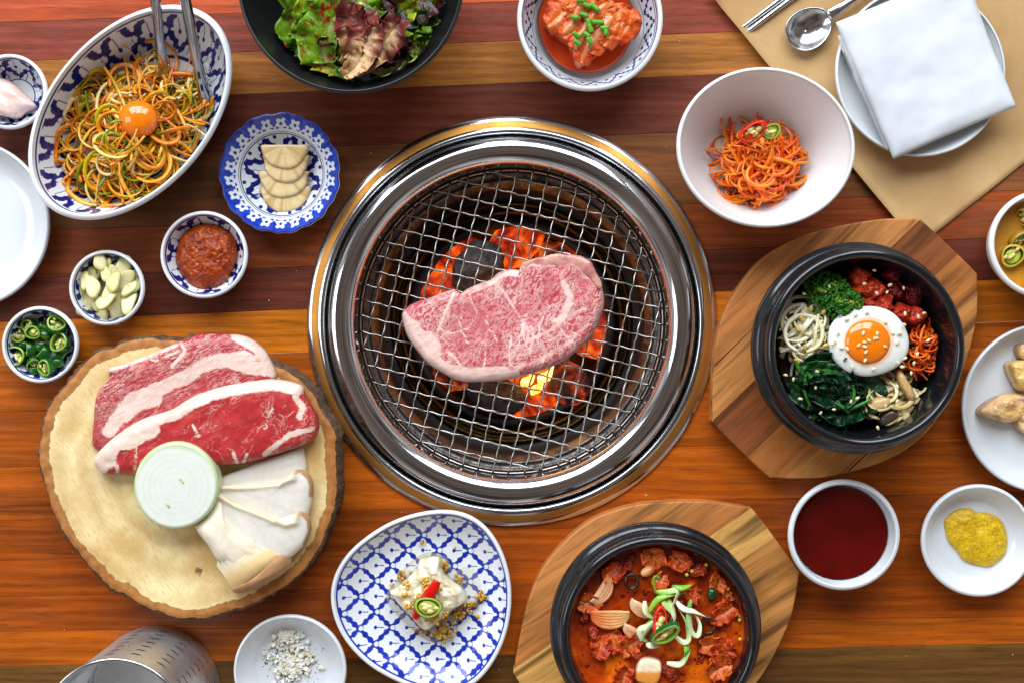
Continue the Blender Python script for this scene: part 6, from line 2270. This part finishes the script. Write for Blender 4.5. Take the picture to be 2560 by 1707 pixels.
paste('mustard', 'dab of grainy yellow mustard on a small dish', 'mustard', B6([(1212, 410), (1250, 360), (1310, 325), (1400, 315), (1440, 345), (1530, 350), (1610, 390), (1650, 450), (1668, 540), (1655, 640), (1600, 700), (1540, 738), (1440, 728), (1350, 690), (1290, 610), (1240, 550), (1220, 480)]), 0.0062, 0.0062,
      lin(226, 186, 30), lin(196, 154, 14), 33, 3.5, ((0.0022, 95), (0.0008, 260)), bits=None)

# salt and pepper
r_ = np.random.default_rng(44)
g = Geo()
gp = Geo()
for i in range(520):
    a, q = r_.uniform(0, 2 * pi), abs(r_.normal(0, 0.48))
    x, y = 1850 + 200 * q * cos(a), 1190 + 190 * q * sin(a)
    if i % 5 == 0:
        x, y = 1800 + r_.normal(0, 40), 985 + r_.normal(0, 22)
    w = P(*B4([(x, y)])[0], 0.0072)
    d = np.hypot(*(w[:2] - SD[1][:2]))
    if d > SD[2] * 0.66:
        continue
    s = r_.uniform(0.0006, 0.0017)
    V = np.array([(dx, dy, dz) for dz in (-1, 1) for dx, dy in ((-1, -1), (1, -1), (1, 1), (-1, 1))], float) * s * r_.uniform(0.6, 1.1, 3)
    R_ = np.array(Euler(tuple(r_.uniform(0, 6, 3))).to_matrix())
    V = V @ R_.T + w + np.array([0, 0, s * 0.6 + r_.uniform(0, 0.0012) * (q < 0.5)])
    g.add(V, [(0, 1, 2, 3), (4, 7, 6, 5), (0, 4, 5, 1), (1, 5, 6, 2), (2, 6, 7, 3), (3, 7, 4, 0)], mixc(lin(240, 238, 228), lin(226, 210, 176), r_.uniform() ** 2))
o = g.build('coarse_salt', painted('coarse_salt', rough=0.3, var=0.05, sss=0.2, sscale=0.001), shade=False)
tag(o, 'coarse salt crystals scattered on the small dish', 'salt', kind='stuff')
for i in range(330):
    a, q = r_.uniform(0, 2 * pi), abs(r_.normal(0, 0.55))
    x, y = 1830 + 210 * q * cos(a), 1180 + 230 * q * sin(a)
    w = P(*B4([(x, y)])[0], 0.0072)
    if np.hypot(*(w[:2] - SD[1][:2])) > SD[2] * 0.7:
        continue
    s = r_.uniform(0.0003, 0.0008)
    V, F = ball((w[0], w[1], 0.0068 + r_.uniform(0, 0.0026) * (q < 0.5)), s, 5, 4, (1, r_.uniform(0.5, 1), 0.8))
    gp.add(V, F)
o = gp.build('ground_pepper', plain('ground_pepper', lin(50, 42, 36), 0.7, 0.4, 900))
tag(o, 'ground black pepper specks among the salt', 'pepper', kind='stuff')

# steamed cabbage with mustard seeds
TF0 = 0.0068
cab = B5([(585, 800), (650, 760), (740, 680), (820, 600), (850, 520), (940, 500), (1020, 500), (1035, 580), (1080, 660), (1150, 720), (1220, 770), (1250, 850), (1235, 900), (1140, 960), (1060, 1020), (960, 1110), (900, 1140), (830, 1090), (760, 1010), (690, 940), (640, 880)])
V, F, t = lump(PP(cab, TF0 + 0.018), TF0, 0.021, 40, 180, 9, ((0.0038, 55), (0.0022, 150), (0.0010, 380)), seed=23)
fold = np.sin((V[:, 0] * 0.9 + V[:, 1] * 0.45) * 620 + 2.5 * fbm(V, 70, 2, 4))
V[:, 2] += 0.0011 * fold * (t < 0.97)
cc = mixc(lin(240, 232, 206), lin(206, 180, 112), np.clip(0.30 + 0.4 * fold + 0.8 * fbm(V, 90, 3, 3), 0, 1) * 0.85)
cb = mesh('steamed_cabbage', V, F, painted('steamed_cabbage', rough=0.18, var=0.06, vscale=250, sss=0.3, sscale=0.004, coat=0.4, bump=0.2, bscale=220), colors=cc)
tag(cb, 'pale steamed cabbage parcel on the flowered triangular plate', 'cabbage')
n = NT('thin_clear_dressing')
n.set(color=n.ramp(n.noise(n.coord(), 60, 3), [(0.3, lin(216, 200, 140)), (0.7, lin(230, 222, 184))]), rough=0.05, alpha=0.16)
V, F, t = lump(PP(B5([(560, 830), (640, 700), (740, 560), (900, 450), (1080, 480), (1150, 600), (1290, 560), (1400, 620), (1440, 720), (1440, 850), (1350, 940), (1220, 1010), (1130, 1150), (1010, 1220), (900, 1190), (760, 1080), (640, 960)]), TF0), TF0 - 0.0003, 0.0008, 12, 110, 5)
o = mesh('dressing', V, F, n.m)
tag(o, 'thin clear dressing pooled round the cabbage', 'dressing')
r_ = np.random.default_rng(17)
g = Geo()
clusters = [(1060, 1120, 75, 42), (1180, 980, 55, 22), (1290, 900, 55, 20), (1380, 830, 40, 12), (1200, 680, 36, 9), (1060, 560, 40, 14), (700, 640, 60, 12), (620, 720, 14, 2), (880, 1110, 45, 10), (875, 360, 18, 3), (1155, 403, 6, 1)]
for x, y, s, m in clusters:
    for _ in range(m):
        q = (x + r_.normal(0, s * 0.6), y + r_.normal(0, s * 0.5))
        w = P(*B5([q])[0], TF0 + 0.003 + r_.uniform(0, 0.004) * (m > 15))
        V, F = ball(w, r_.uniform(0.0013, 0.0019), 8, 6)
        g.add(V, F, mixc(lin(206, 156, 40), lin(160, 110, 20), r_.uniform()))
topc = [(910, 700, 40, 12), (735, 720, 30, 6), (730, 810, 24, 5), (900, 760, 25, 6), (755, 905, 40, 9), (980, 1010, 55, 16), (990, 850, 26, 6), (1035, 760, 14, 3), (1080, 980, 24, 5), (850, 820, 30, 6)]
for x, y, s, m in topc:
    for _ in range(m):
        q = (x + r_.normal(0, s * 0.6), y + r_.normal(0, s * 0.5))
        w = P(*B5([q])[0], TF0 + 0.0222)
        V, F = ball(w, r_.uniform(0.0013, 0.0018), 8, 6)
        g.add(V, F, mixc(lin(226, 180, 70), lin(196, 140, 36), r_.uniform()))
o = g.build('mustard_seeds', M['wet_smooth'])
tag(o, 'wet yellow mustard seeds scattered over the cabbage plate', 'mustard seed', kind='stuff')
pts = [P(*q, z) for q, z in zip(B5([(1010, 690), (950, 790), (880, 890), (810, 1015)]), (0.0325, 0.033, 0.033, 0.031))]
V, F, s = tube(pts, [0.0030, 0.0052, 0.0050, 0.0026], 12, flat=0.45, n=26)
cc = mixc(lin(214, 24, 12), lin(190, 14, 10), np.clip(0.5 + fbm(V, 150, 2, 2), 0, 1))
o = mesh('chilli_strip', V, F, M['pepper'], colors=cc)
tag(o, 'long red chilli strip across the steamed cabbage', 'chilli')
pepper_thing('chilli_slice', P(*B5([(925, 915)])[0], 0.036), 0.0118, 0.0045, (radians(-8), radians(6), radians(-8)), lin(30, 84, 26), lin(156, 176, 60), 'green chilli slice on the steamed cabbage', 'chilli', None, 3, 0.72)

# grilled meat on the plate at the edge
for i, (ol, z0, h, lab) in enumerate(((B2([(1548, 1135), (1600, 1080), (1700, 1035), (1790, 1030), (1860, 1060), (1870, 1130), (1800, 1180), (1720, 1200), (1640, 1180), (1590, 1165)]), 0.007, 0.014, 'long grilled meat strip with a pale pointed end'),
                                       (B2([(1715, 865), (1780, 840), (1850, 850), (1900, 930), (1860, 1010), (1790, 1020), (1745, 960)]), 0.007, 0.015, 'brown grilled meat piece above the long strip'),
                                       (B2([(1765, 770), (1800, 745), (1880, 750), (1920, 800), (1860, 850), (1785, 830)]), 0.007, 0.012, 'topmost grilled meat piece on the edge plate'),
                                       (B2([(1760, 1180), (1790, 1130), (1860, 1110), (1940, 1160), (1930, 1240), (1840, 1270), (1780, 1240)]), 0.007, 0.013, 'lowest grilled meat piece on the edge plate'))):
    V, F, t = lump(PP(ol, z0 + h), z0, h, 36, 130, 6, ((0.0045, 50), (0.0020, 160), (0.0008, 420)), seed=i + 40)
    c = mixc(lin(238, 202, 150), lin(206, 148, 92), np.clip(0.5 + 0.9 * fbm(V, 70, 3, i), 0, 1))
    c = mixc(c, lin(232, 190, 90), smooth(0.1, 0.5, fbm(V, 45, 2, i + 9)) * 0.6)
    c = mixc(c, lin(226, 172, 150), smooth(0.1, 0.5, fbm(V, 60, 2, i + 29)) * 0.7)
    c = mixc(c, lin(120, 66, 30), smooth(0.12, 0.5, fbm(V, 90, 3, i + 19) + 0.3 * smooth(0.8, 1.0, t)) * 0.6)
    o = mesh('grilled_meat', V, F, M['wet_smooth'], colors=c)
    tag(o, lab, 'meat', 'grilled meat on the edge plate')

# pickled chillies in brine
c0, r0 = JB[1], JB[2]
n = NT('amber_brine')
v = n.coord()
n.set(color=n.ramp(n.noise(v, 40, 3), [(0.3, lin(176, 110, 28)), (0.7, lin(206, 144, 44))]), rough=0.05, coat=0.5, coatr=0.03)
n.bump(n.noise(v, 80, 2), 0.06, 0.001)
zq = 0.030
V, F, _ = lathe([(0.0002, zq), (L(112, zq), zq), (L(115, zq), zq + 0.0005)], c0, 90)
o = mesh('brine', V, F, n.m)
tag(o, 'amber brine round the pickled chilli rings', 'brine')
rs = np.random.default_rng(23)
for i, (x, y, r, tilt, lab) in enumerate(((1730, 250, 72, 8, 'large pickled chilli ring nearest the bowl rim'), (1770, 160, 60, 30, 'pickled chilli ring in the middle of the bowl'), (1800, 30, 55, 60, 'topmost pickled chilli piece in the bowl'), (1830, 230, 60, 50, 'pickled chilli ring at the picture edge'), (1860, 120, 55, 20, 'pickled chilli ring beyond the middle one'))):
    q = B2([(x, y)])[0]
    pepper_thing('pickled_chilli', P(q[0], q[1], zq + 0.003), L(r / 2.272, zq), 0.006, (radians(tilt), radians(rs.uniform(-20, 20)), rs.uniform(0, 6)), lin(150, 110, 16), lin(190, 160, 50), lab, 'chilli', 'pickled chilli rings', i + 60, 0.85, lin(226, 190, 110))

# crumbs and salt specks left on the table
r_ = np.random.default_rng(303)
g = Geo()
for i in range(150):
    x, y = r_.uniform(0, 2560), r_.uniform(0, 1707)
    if math.hypot(x - 1279, y - 803) < 530:
        continue
    w = P(x, y, 0.0)
    s = r_.uniform(0.00025, 0.0008)
    V, F = ball((w[0], w[1], s * 0.4), s, 6, 4, (1, r_.uniform(0.4, 1), 0.6))
    g.add(V, F, [lin(236, 220, 190), lin(206, 150, 100), lin(70, 40, 24)][i % 3])
o = g.build('crumbs', M['matt_food'])
tag(o, 'tiny crumbs and salt specks scattered over the table', 'crumbs', kind='stuff')
